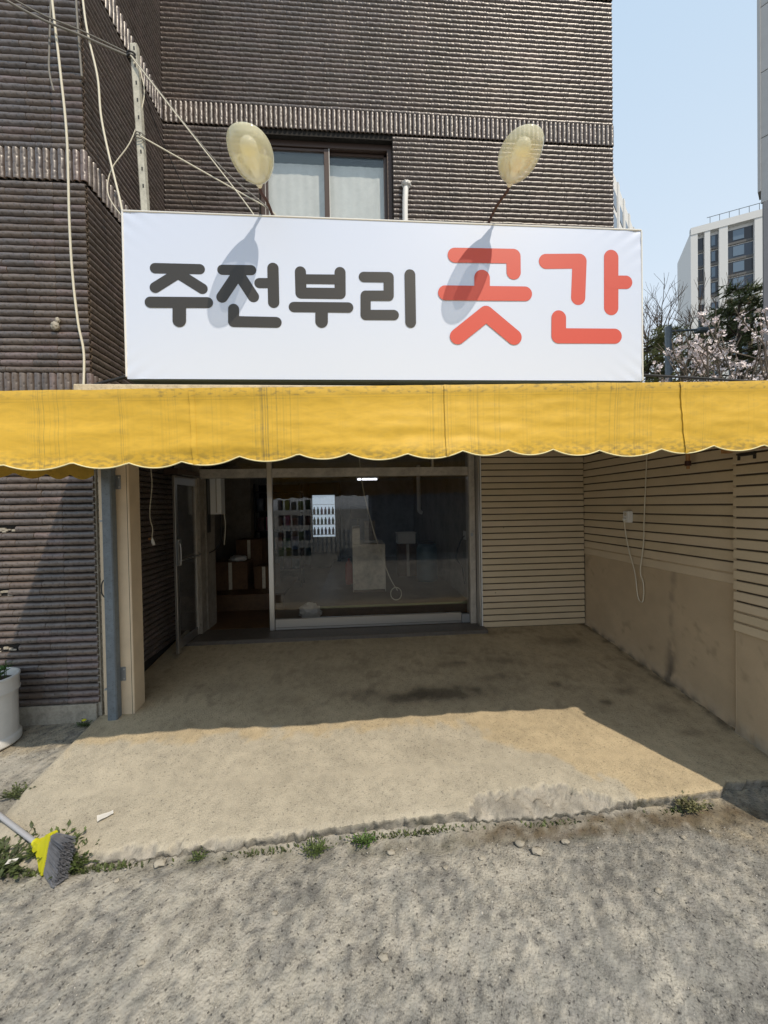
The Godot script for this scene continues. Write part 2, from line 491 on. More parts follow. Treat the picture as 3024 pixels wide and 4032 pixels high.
# mask of tan colour over the slab back and the right side, ragged outline
func tan_mask(x: float, z: float, b: float, g: float) -> float:
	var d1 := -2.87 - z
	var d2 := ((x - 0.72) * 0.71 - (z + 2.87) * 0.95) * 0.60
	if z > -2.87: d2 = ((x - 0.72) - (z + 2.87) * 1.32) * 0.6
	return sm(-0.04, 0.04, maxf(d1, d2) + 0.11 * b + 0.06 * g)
func build_slab() -> void:
	var xs := steps([[-2.09, 2.79, 0.0145]])
	var nf := nz(401, 9.0, 4); var ng := nz(402, 2.2, 4); var nh := nz(403, 30.0, 3); var ni := nz(404, 1.3, 4); var nj := nz(405, 5.0, 4)
	var ck := nz(406, 16.0, 1, FastNoiseLite.TYPE_CELLULAR)
	ck.cellular_return_type = FastNoiseLite.RETURN_CELL_VALUE
	var rows := PackedFloat32Array()   # distance behind the lip
	var dd := 2.62
	while dd > 0.0:
		rows.append(dd)
		dd -= 0.05 if dd > 1.5 else (0.028 if dd > 0.42 else 0.0105)
	rows.append(0.004)
	var nrow := rows.size() + 6
	var p := PackedVector3Array(); var c := PackedColorArray()
	var stains := [[0.74, -3.27, 0.42, 0.10, 0.75], [0.45, -3.22, 0.25, 0.07, 0.5], [-0.57, -3.29, 0.10, 0.045, 0.45], [-0.05, -3.33, 0.16, 0.05, 0.35], [1.2, -3.45, 0.16, 0.05, 0.4], [2.04, -3.01, 0.045, 0.035, 0.7], [1.75, -3.30, 0.05, 0.04, 0.55], [2.3, -3.15, 0.10, 0.05, 0.4], [1.45, -3.75, 0.12, 0.05, 0.45], [2.0, -3.6, 0.14, 0.05, 0.35], [2.2, -4.1, 0.25, 0.10, 0.4], [0.9, -3.72, 0.16, 0.05, 0.4], [-0.2, -3.75, 0.2, 0.05, 0.25], [2.45, -2.62, 0.10, 0.04, 0.45], [2.45, -2.88, 0.07, 0.05, 0.35], [1.62, -4.38, 0.22, 0.07, 0.4], [-1.2, -3.5, 0.25, 0.07, 0.2], [0.55, -2.62, 0.3, 0.08, 0.18], [0.2, -4.3, 0.5, 0.08, 0.25], [-1.0, -3.0, 0.08, 0.04, 0.3]]
	for r in nrow:
		for x in xs:
			var fr := 0.012 * nf.get_noise_1d(x * 3.0) + 0.007 * nh.get_noise_1d(x * 2.0)
			var side := r >= rows.size()
			var d0: float = rows[r] if not side else 0.0
			var ze := lip_z(x) + fr * exp(-d0 / 0.03)
			var z := ze - d0
			if not side and d0 > 2.55: z = -4.70
			var y := slab_y(z) + 0.0025 * nf.get_noise_2d(x, z) + 0.004 * ng.get_noise_2d(x, z)
			# the broken front corner, where the skin has spalled away from the core
			var zc := -2.27 + 0.05 * sm(1.05, 1.4, x) + 0.12 * sm(1.35, 1.55, x) + 0.2 * sm(0.86, 0.42, x) + 0.075 * nj.get_noise_2d(x * 1.3, 4.0) + 0.012 * nf.get_noise_2d(x * 1.5, 9.0)
			var brk := sm(zc - 0.008, zc + 0.012, z)
			y -= brk * (0.014 + 0.022 * (0.5 + 0.5 * ck.get_noise_2d(x, z)) + 0.012 * nf.get_noise_2d(x, z) + 0.16 * clampf(z - zc, 0.0, 0.2))
			# feathered, chipped edge at the left end
			y -= 0.022 * sm(-1.2, -1.9, x) * sm(0.18, 0.0, d0)
			if d0 < 0.03: y -= (0.03 - d0) * (0.25 + 0.35 * clampf(nf.get_noise_1d(x * 4.0 + 7.0), 0.0, 1.0))
			if x < -2.0: y -= 0.03 * sm(-2.06, -2.09, x)
			if side:
				var f := float(r - rows.size() + 1) / 6.0
				var bot := ground_y(x, z) - 0.05
				y = lerpf(y, bot, f)
				z += 0.012 * nf.get_noise_2d(x * 1.5, y * 9.0 + 3.0) + 0.008 * nh.get_noise_2d(x, y * 2.0) - 0.040 * f
			var a := ni.get_noise_2d(x, z); var b := nj.get_noise_2d(x, z); var g := ng.get_noise_2d(x, z)
			var k := 0.49 + 0.05 * a + 0.04 * b
			var w := Vector3(1.0, 0.915, 0.735)
			var tan_amt := tan_mask(x, z, b, g)  # tan colour, a touch lighter, at the back and right
			w = w.lerp(Vector3(1.0, 0.83, 0.555), tan_amt)
			k *= 1.0 + 0.05 * tan_amt
			if brk > 0.3 or side:
				k *= 0.72 + 0.30 * nf.get_noise_2d(x, z + y * 6.0) + 0.12 * ck.get_noise_2d(x, z); w = Vector3(1.0, 0.93, 0.80)
			var cc := Color(k * w.x, k * w.y, k * w.z)
			for s in stains:
				var q: float = pow((x - s[0]) / s[2], 2.0) + pow((z - s[1]) / s[3], 2.0)
				if q < 5.0:
					var am: float = s[4] * clampf(exp(-q) * (1.0 + 1.1 * b + 0.7 * g) * 1.25, 0.0, 1.0)
					cc = cc.lerp(Color(0.085, 0.066, 0.044), am)
			# scuffed dark blotches on the covered floor
			if z < -2.95:
				cc = cc.lerp(Color(0.13, 0.105, 0.075), clampf((b + 0.9 * g) * 1.0 - 0.32, 0.0, 0.32))
			# moss and dirt along the foot of the right wall and in the lip
			if side: cc = cc.lerp(Color(0.06, 0.062, 0.03), clampf(0.1 + 1.3 * b + (0.6 if r > rows.size() + 2 else 0.0), 0.0, 0.8))
			cc = cc.lerp(Color(0.10, 0.08, 0.055), sm(2.66, 2.78, x + 0.05 * b) * clampf(0.5 + b * 1.5, 0.0, 0.8))
			p.append(Vector3(x, y, z)); c.append(cc)
	var mb := MB.new()
	mb.grid(xs.size(), nrow, p, c)
	# left flank down to the ground
	for r in rows.size() - 1:
		var a := p[r * xs.size()]; var b := p[(r + 1) * xs.size()]
		mb.col = c[r * xs.size()]
		mb.quad(b + Vector3(-0.015, -0.12, 0), b, a, a + Vector3(-0.015, -0.12, 0))
	structure("concrete_apron", mb, M.slab)

# ---------------------------------------------------------------- half-round tile cladding
func tile_mesh(seed_: int) -> ArrayMesh:
	var r := RandomNumberGenerator.new(); r.seed = seed_
	var nu := 27; var nv := 9
	var spots := []
	for k in 3:
		spots.append(Vector2(-0.078 + 0.078 * k + r.randf_range(-0.012, 0.012), deg_to_rad(96.0 + r.randf_range(-14, 16))))
	for k in 2:
		spots.append(Vector2(-0.04 + 0.08 * k + r.randf_range(-0.012, 0.012), deg_to_rad(52.0 + r.randf_range(-12, 12))))
	var p := PackedVector3Array(); var c := PackedColorArray()
	for j in nv:
		var th := PI * j / (nv - 1)
		for i in nu:
			var x := (float(i) / (nu - 1) - 0.5) * (TILE_L - 0.0025)
			var rr := 1.0
			var dk := 1.0
			for s in spots:
				var dx: float = (x - s.x); var dy: float = (th - s.y) * 0.024
				var q := (dx * dx + dy * dy) / (0.0065 * 0.0065)
				if q < 4.0:
					rr -= 0.15 * exp(-q * q * 0.6); dk = minf(dk, 1.0 - 0.62 * exp(-q * q * 0.8))
			if i == 0 or i == nu - 1: rr -= 0.05
			rr += 0.03 * sin(x * 45.0 + th * 2.0 + seed_)
			p.append(Vector3(x, -cos(th) * 0.0250 * rr, sin(th) * 0.0265 * rr))
			c.append(Color(0.145 * dk, 0.114 * dk, 0.102 * dk))
	var mb := MB.new()
	mb.grid(nu, nv, p, c, PackedVector2Array(), true)
	# thick end faces with the hollow showing
	for e in [0, nu - 1]:
		mb.col = Color(0.15, 0.115, 0.09)
		for j in nv - 1:
			var a := p[j * nu + e]; var b := p[(j + 1) * nu + e]
			var a2 := Vector3(a.x, a.y * 0.62, a.z * 0.62); var b2 := Vector3(b.x, b.y * 0.62, b.z * 0.62)
			if e == 0: mb.quad(a2, a, b, b2)
			else: mb.quad(a, a2, b2, b)
			mb.col = Color(0.02, 0.017, 0.015)
			var o := Vector3((0.02 if e == 0 else -0.02), 0, 0)
			if e == 0: mb.quad(a2 + o, a2, b2, b2 + o)
			else: mb.quad(a2, a2 + o, b2 + o, b2)
			mb.col = Color(0.15, 0.115, 0.09)
	return mb.mesh()

func tile_rows(out_list: Array, origin: Vector3, along: Vector3, out: Vector3, length: float, y0: float, y1: float, bands: Array, holes: Array, from_end := true) -> void:
	var y := y0
	var row := 0
	while y < y1:
		var band := false
		for b in bands:
			if y > b[0] - TILE_P * 0.5 and y < b[1]:
				band = true
				var s := 0.5 * TILE_P
				while s < length + 0.01:
					var ok := true
					for h in holes:
						if s > h[0] and s < h[1] and (b[0] + b[1]) * 0.5 > h[2] and (b[0] + b[1]) * 0.5 < h[3]: ok = false
					if ok:
						var pos: Vector3 = origin + along * s + Vector3.UP * ((b[0] + b[1]) * 0.5 - origin.y) + out * 0.004
						out_list.append(Transform3D(Basis(Vector3.UP, -along, out) if Vector3.UP.cross(-along).dot(out) > 0 else Basis(Vector3.UP, along, out), pos))
					s += TILE_P
				y = b[1] + TILE_P * 0.5
				break
		if band:
			continue
		var off: float = [0.0, 0.118, 0.06, 0.176, 0.03][(row * 2 + row / 3) % 5]
		var s2 := length
		# walk back from the corner: a full tile there, then a broken bond
		while s2 > 0.02:
			var l := TILE_L
			if s2 < length - 0.1 and s2 > length - 0.3: l = TILE_L * (0.45 + 0.55 * fmod(off / 0.236 + 0.35, 1.0))
			l = minf(l, s2)
			var cs := s2 - l * 0.5
			var ok := true
			for h in holes:
				if y > h[2] and y < h[3] and s2 > h[0] and s2 - l < h[1]:
					ok = false
					# cut pieces either side of an opening
					if s2 - l < h[0] - 0.02:
						_put_tile(out_list, origin, along, out, (s2 - l + h[0]) * 0.5, y, h[0] - (s2 - l))
					if s2 > h[1] + 0.02:
						_put_tile(out_list, origin, along, out, (s2 + h[1]) * 0.5, y, s2 - h[1])
			if ok: _put_tile(out_list, origin, along, out, cs, y, l)
			s2 -= l
		row += 1
		y += TILE_P
func _put_tile(out_list: Array, origin: Vector3, along: Vector3, out: Vector3, s: float, y: float, l: float) -> void:
	var pos := origin + along * s + Vector3.UP * (y - origin.y) + out * rng.randf_range(-0.0015, 0.0015)
	pos.y += rng.randf_range(-0.0012, 0.0012)
	var b := Basis(along * (l / TILE_L) * (1 if rng.randf() < 0.5 else 1), Vector3.UP, out)
	if along.cross(Vector3.UP).dot(out) < 0: b = Basis(-along * (l / TILE_L), Vector3.UP, out)
	b = Basis(out, rng.randf_range(-0.006, 0.006)) * b
	out_list.append(Transform3D(b, pos))

func build_tiled_building() -> void:
	var t := thing("tiled_building", "dark brown building clad in rows of half-round clay tiles behind the white sign", "building", Vector3(0, 0.05, -4.6))
	# backing walls
	part(t, "front_wing_wall", bc(Vector3(-9.0, -0.1, -3.5), Vector3(-2.075, 10.2, -3.212)), M.mortar)
	part(t, "connecting_wall", bc(Vector3(-2.9, -0.1, -4.6), Vector3(-2.078, 10.19, -3.501)), M.mortar)
	var mw := MB.new()
	mw.box(Vector3(-1.55, 6.3, -4.66), Vector3(1.04, 7.6, 0.29))
	mw.box(Vector3(1.855, 6.3, -4.66), Vector3(2.69, 7.6, 0.29))
	mw.box(Vector3(-0.26, 8.03, -4.66), Vector3(1.54, 4.14, 0.29))
	mw.box(Vector3(-0.26, 3.5, -4.66), Vector3(1.54, 2.0, 0.29))
	mw.box(Vector3(3.06, 6.3, -7.8), Vector3(0.27, 7.6, 6.0))
	mw.box(Vector3(0.5, 6.3, -10.9), Vector3(5.4, 7.6, 0.2))
	mw.box(Vector3(0.5, 10.05, -7.6), Vector3(5.2, 0.1, 6.0))
	part(t, "main_wall", mw, M.mortar)
	# tiles
	var near := []; var far := []
	tile_rows(near, Vector3(-5.6, 0.0, -3.21), Vector3.RIGHT, Vector3.BACK, 3.545, 0.205, 10.0, [[2.55, 2.785], [4.275, 4.51], [6.02, 6.245], [7.75, 7.98]], [])
	tile_rows(far, Vector3(-2.076, 0.0, -4.5), Vector3.BACK, Vector3.RIGHT, 1.285, 0.26, 10.0, [[2.55, 2.785], [4.285, 4.52], [6.02, 6.245], [7.75, 7.98]], [])
	tile_rows(far, Vector3(-2.055, 0.0, -4.513), Vector3.RIGHT, Vector3.BACK, 5.245, 2.86, 10.0, [[4.285, 4.52], [6.02, 6.245], [7.75, 7.98]], [[1.025, 2.561, 4.5, 5.98]])
	# broken tiles on the wing near the ground
	var broken := [Vector2(-2.74, 1.565), Vector2(-2.80, 1.07), Vector2(-2.78, 0.63)]
	var keep := []
	for x: Transform3D in near:
		var bad := false
		for b: Vector2 in broken:
			if absf(x.origin.y - b.y) < 0.03 and absf(x.origin.x - b.x) < 0.11: bad = true
		if not bad: keep.append(x)
	var meshes := []
	for k in 5: meshes.append(tile_mesh(500 + k))
	# the 300 that show largest: those nearest the corner of the front wing
	keep.sort_custom(func(a, b): return _tile_rank(a) < _tile_rank(b))
	var rest := []
	for k in keep.size():
		if k < 300:
			var o := mi("tile", meshes[rng.randi() % 5], M.tiles[rng.randi() % 7], t)
			var x: Transform3D = keep[k]
			x.origin -= t.position
			o.transform = x
		else: rest.append(keep[k])
	rest.append_array(far)
	for k in 5:
		var mm := MultiMesh.new()
		mm.transform_format = MultiMesh.TRANSFORM_3D
		mm.use_colors = true
		mm.mesh = meshes[k]
		var mine := []
		for i in rest.size():
			if i % 5 == k: mine.append(rest[i])
		mm.instance_count = mine.size()
		for i in mine.size():
			var x: Transform3D = mine[i]
			x.origin -= t.position
			mm.set_instance_transform(i, x)
			var b := rng.randf_range(0.84, 1.10)
			# a few efflorescent, chalky pieces
			var p: Vector3 = x.origin + t.position
			if p.z < -4.4 and p.distance_to(Vector3(1.9, 6.75, -4.5)) < 0.55 and rng.randf() < 0.4: b *= 1.5
			mm.set_instance_color(i, Color(b * rng.randf_range(0.97, 1.04), b, b * rng.randf_range(0.95, 1.04)))
		var o := MultiMeshInstance3D.new()
		o.multimesh = mm; o.material_override = M.tile; o.name = "tile_field"
		o.set_meta("kind", "stuff")
		t.add_child(o, true)
	# mortar showing where tiles are lost
	for b: Vector2 in broken:
		var mbk := MB.new()
		for k in 14:
			mbk.box(Vector3(b.x + rng.randf_range(-0.10, 0.10), b.y + rng.randf_range(-0.018, 0.018), -3.206), Vector3(rng.randf_range(0.015, 0.04), rng.randf_range(0.008, 0.02), rng.randf_range(0.006, 0.018)), 0.002)
		part(t, "mortar_patch", mbk, M.chip)
	# concrete plinth under the wing, jagged tile ends by the pillar
	part(t, "plinth", bc(Vector3(-9.0, -0.1, -3.21), Vector3(-2.075, 0.178, -3.185), 0.004), M.chip)
	var strip := MB.new()
	strip.box(Vector3(-2.062, 1.35, -3.235), Vector3(0.03, 2.56, 0.06), 0.003)
	part(t, "corner_mortar", strip, M.chip)
	var ends := MB.new()
	var yy := 0.2
	while yy < 2.5:
		ends.lathe(PackedVector2Array([Vector2(0.0, 0.0), Vector2(0.024, 0.0), Vector2(0.026, 0.012), Vector2(0.018, 0.03), Vector2(0.0, 0.03)]), 9, Transform3D(Basis(Vector3.RIGHT, -PI * 0.5), Vector3(-2.046 + rng.randf_range(-0.004, 0.004), yy, -3.222)))
		yy += TILE_P
	part(t, "cut_tile_ends", ends, M.chip)
	# window
	var w := Node3D.new(); w.name = "window"; t.add_child(w); w.position = -t.position
	var f := MB.new()
	f.box(Vector3(-1.0, 5.25, -4.62), Vector3(0.05, 1.46, 0.09), 0.003)
	f.box(Vector3(0.475, 5.25, -4.62), Vector3(0.06, 1.46, 0.09), 0.003)
	f.box(Vector3(-0.26, 5.94, -4.62), Vector3(1.42, 0.09, 0.09), 0.003)
	f.box(Vector3(-0.26, 4.53, -4.62), Vector3(1.42, 0.06, 0.09), 0.003)
	mi("frame", f.mesh(), M.bronze, w)
	var sa := MB.new()
	sa.box(Vector3(-0.96, 5.23, -4.605), Vector3(0.035, 1.32, 0.03), 0.003)
	sa.box(Vector3(-0.60, 5.875, -4.605), Vector3(0.68, 0.03, 0.03), 0.003)
	sa.box(Vector3(-0.265, 5.23, -4.60), Vector3(0.058, 1.32, 0.034), 0.003)
	mi("sash", sa.mesh(), M.bronze, w)
	var sb := MB.new()
	sb.box(Vector3(0.43, 5.23, -4.64), Vector3(0.04, 1.32, 0.03), 0.003)
	sb.box(Vector3(0.10, 5.875, -4.64), Vector3(0.70, 0.03, 0.03), 0.003)
	mi("sash", sb.mesh(), M.bronze, w)
	var edge := bx(Vector3(-0.233, 5.23, -4.583), Vector3(0.006, 1.32, 0.006))
	mi("weather_strip", edge.mesh(), M.white, w)
	var edge2 := bx(Vector3(-0.975, 5.23, -4.588), Vector3(0.008, 1.32, 0.006))
	mi("weather_strip", edge2.mesh(), M.white, w)
	mi("pane", bx(Vector3(-0.615, 5.21, -4.607), Vector3(0.65, 1.30, 0.005)).mesh(), M.winglass, w)
	mi("pane", bx(Vector3(0.09, 5.21, -4.642), Vector3(0.65, 1.30, 0.005)).mesh(), M.winglass, w)
	var cu := MB.new()
	var cp := PackedVector3Array()
	for j in 2:
		for i in 161:
			var x := -0.97 + 1.42 * i / 160.0
			cp.append(Vector3(x, 5.80 - 1.25 * j, -4.70 + 0.0015 * sin(x * 60.0) + 0.002 * sin(x * 17.0)))
	cu.grid(161, 2, cp)
	mi("curtain", cu.mesh(), M.curtain, w)
	mi("room_backing", bx(Vector3(-0.26, 5.2, -5.4), Vector3(1.8, 1.8, 0.1)).mesh(), M.darkmetal, w)
	# lintel lined under the soldier course
	part(t, "window_reveal", bc(Vector3(0.505, 4.5, -4.52), Vector3(0.53, 5.97, -4.66)), M.mortar)

func _tile_rank(x: Transform3D) -> float:
	var o := x.origin
	# visible range of the wing is about x > -2.8, y < 6
	return (0.0 if o.x > -2.78 and o.y < 5.6 and not (o.y > 2.0 and o.y < 2.5) else 100.0) + absf(o.y - 1.8) * 0.5 - o.x

# ---------------------------------------------------------------- shop front below the canopy
func build_shopfront() -> void:
	# pillar
	var pl := thing("gate_pillar", "cream painted steel pillar at the left of the covered porch", "pillar", Vector3(-1.88, 0.07, -3.28))
	part(pl, "post", bc(Vector3(-2.03, 0.03, -3.36), Vector3(-1.797, 2.45, -3.205), 0.004), M.beige)
	part(pl, "seam", bc(Vector3(-1.815, 0.07, -3.207), Vector3(-1.812, 2.4, -3.2035)), M.groove)
	for y in [0.40, 1.93]:
		var hg := part(pl, "hinge_plate", bc(Vector3(-1.905, y - 0.055, -3.205), Vector3(-1.855, y + 0.055, -3.198), 0.002), M.steel)
		var bolt := MB.new()
		for q in [-0.038, 0.038]:
			bolt.lathe(PackedVector2Array([Vector2(0.006, 0), Vector2(0.006, 0.004), Vector2(0.0, 0.005)]), 8, Transform3D(Basis(Vector3.RIGHT, PI * 0.5), Vector3(-1.868, y + q, -3.198)))
		mi("bolt", bolt.mesh(), M.alu, hg)
	var pp := thing("drain_pipe", "grey square metal drain pipe fixed against the cream pillar", "pipe", Vector3(-1.93, 0.06, -3.17))
	part(pp, "tube", bc(Vector3(-1.967, 0.055, -3.204), Vector3(-1.892, 2.44, -3.135), 0.008), M.greypipe)
	part(pp, "strap", bc(Vector3(-1.985, 1.62, -3.206), Vector3(-1.965, 1.632, -3.14), 0.001), M.steel)
	part(pp, "strap", bc(Vector3(-1.985, 0.30, -3.206), Vector3(-1.965, 0.312, -3.14), 0.001), M.steel)
	part(pp, "pull_loop", tb(curve([Vector3(-1.968, 1.17, -3.16), Vector3(-1.985, 1.14, -3.15), Vector3(-1.988, 1.06, -3.15), Vector3(-1.968, 1.02, -3.16)]), 0.005, 6), M.darkmetal)
	# frame round the door opening
	var fr := thing("shopfront_frame", "aluminium and cream shopfront frame with transom over the glass doors", "door frame", Vector3(-0.2, 0.24, -4.7))
	part(fr, "jamb", bc(Vector3(1.39, 0.22, -4.78), Vector3(1.462, 2.45, -4.62), 0.004), M.alu_dull)
	part(fr, "jamb", bc(Vector3(-1.90, 0.22, -4.78), Vector3(-1.815, 2.45, -4.64), 0.004), M.plaster)
	part(fr, "lintel", bc(Vector3(-1.815, 2.07, -4.76), Vector3(1.39, 2.175, -4.655), 0.004), M.alu_dull)
	part(fr, "transom_bar", bc(Vector3(-1.815, 2.36, -4.75), Vector3(1.39, 2.45, -4.66), 0.004), M.alu_dull)
	part(fr, "mullion", bc(Vector3(0.94, 2.175, -4.74), Vector3(0.965, 2.36, -4.67), 0.002), M.alu)
	part(fr, "transom_pane", bc(Vector3(-1.815, 2.175, -4.705), Vector3(1.39, 2.36, -4.70)), M.glass)
	part(fr, "corner_trim", bc(Vector3(1.466, 0.22, -4.66), Vector3(1.482, 2.45, -4.505), 0.002), M.alu)
	part(fr, "dark_reveal", bc(Vector3(1.484, 0.2, -4.8), Vector3(1.515, 2.45, -4.52)), M.darkmetal)
	part(fr, "bumper", bc(Vector3(1.40, 1.32, -4.62), Vector3(1.43, 1.36, -4.605), 0.004), M.steel)
	# sill
	var sl := structure("door_sill", bc(Vector3(-1.98, 0.12, -4.78), Vector3(1.52, 0.245, -4.36), 0.008), M.sill)
	sl.rotation.x = 0.0
	# fixed / sliding glass leaf
	var d := thing("sliding_glass_door", "large clear glass sliding door with aluminium rails across the shop entrance", "door", Vector3(0.15, 0.25, -4.66))
	part(d, "stile", bc(Vector3(-1.043, 0.247, -4.68), Vector3(-0.982, 2.33, -4.64), 0.004), M.alu)
	part(d, "bottom_rail", bc(Vector3(-0.98, 0.247, -4.685), Vector3(1.28, 0.378, -4.645), 0.005), M.alu)
	part(d, "top_rail", bc(Vector3(-0.98, 2.072, -4.652), Vector3(1.29, 2.172, -4.625), 0.004), M.alu_dull)
	part(d, "rail_groove", bc(Vector3(-0.975, 0.275, -4.6449), Vector3(1.275, 0.279, -4.643)), M.groove)
	part(d, "pane", bc(Vector3(-0.982, 0.378, -4.668), Vector3(1.38, 2.072, -4.662)), M.glass)
	part(d, "floor_closer", bc(Vector3(1.282, 0.247, -4.69), Vector3(1.385, 0.36, -4.64), 0.006), M.steel)
	# hinged leaf standing open against the side wall
	var h := thing("hinged_glass_door", "narrow glass door standing open against the tiled passage wall", "door", Vector3(-1.85, 0.25, -4.4))
	part(h, "stile", bc(Vector3(-1.872, 0.21, -4.15), Vector3(-1.845, 2.06, -4.09), 0.003), M.alu)
	part(h, "stile", bc(Vector3(-1.872, 0.25, -4.67), Vector3(-1.845, 2.06, -4.60), 0.003), M.alu_dull)
	part(h, "bottom_rail", bc(Vector3(-1.87, 0.25, -4.60), Vector3(-1.847, 0.34, -4.15), 0.003), M.alu)
	part(h, "top_rail", bc(Vector3(-1.87, 1.97, -4.60), Vector3(-1.847, 2.06, -4.15), 0.003), M.alu)
	part(h, "pane", bc(Vector3(-1.861, 0.34, -4.60), Vector3(-1.855, 1.97, -4.15)), M.glass)
	part(h, "push_bar", tb(curve([Vector3(-1.845, 1.17, -4.15), Vector3(-1.81, 1.175, -4.2), Vector3(-1.80, 1.18, -4.45), Vector3(-1.81, 1.185, -4.62), Vector3(-1.845, 1.19, -4.64)]), 0.009, 8), M.alu)
	var lk := part(h, "lock", bc(Vector3(-1.842, 1.12, -4.155), Vector3(-1.815, 1.40, -4.085), 0.008), M.steel)
	mi("keypad", bc(Vector3(-1.8149, 1.18, -4.148), Vector3(-1.811, 1.33, -4.092), 0.002).mesh(), M.darkmetal, lk)
	mi("pull_handle", tb(curve([Vector3(-1.815, 1.36, -4.07), Vector3(-1.79, 1.34, -4.065), Vector3(-1.79, 1.16, -4.065), Vector3(-1.815, 1.14, -4.07)]), 0.007, 8).mesh(), M.alu, lk)
	var cl := thing("door_closer", "bronze door closer box above the open glass door", "door closer", Vector3(-1.85, 2.03, -4.4))
	part(cl, "body", bc(Vector3(-1.95, 2.07, -4.62), Vector3(-1.80, 2.13, -4.08), 0.006), M.bronze)
	part(cl, "arm", tb([Vector3(-1.79, 2.065, -4.15), Vector3(-1.70, 2.06, -4.4), Vector3(-1.78, 2.06, -4.63)], 0.006, 6), M.alu)

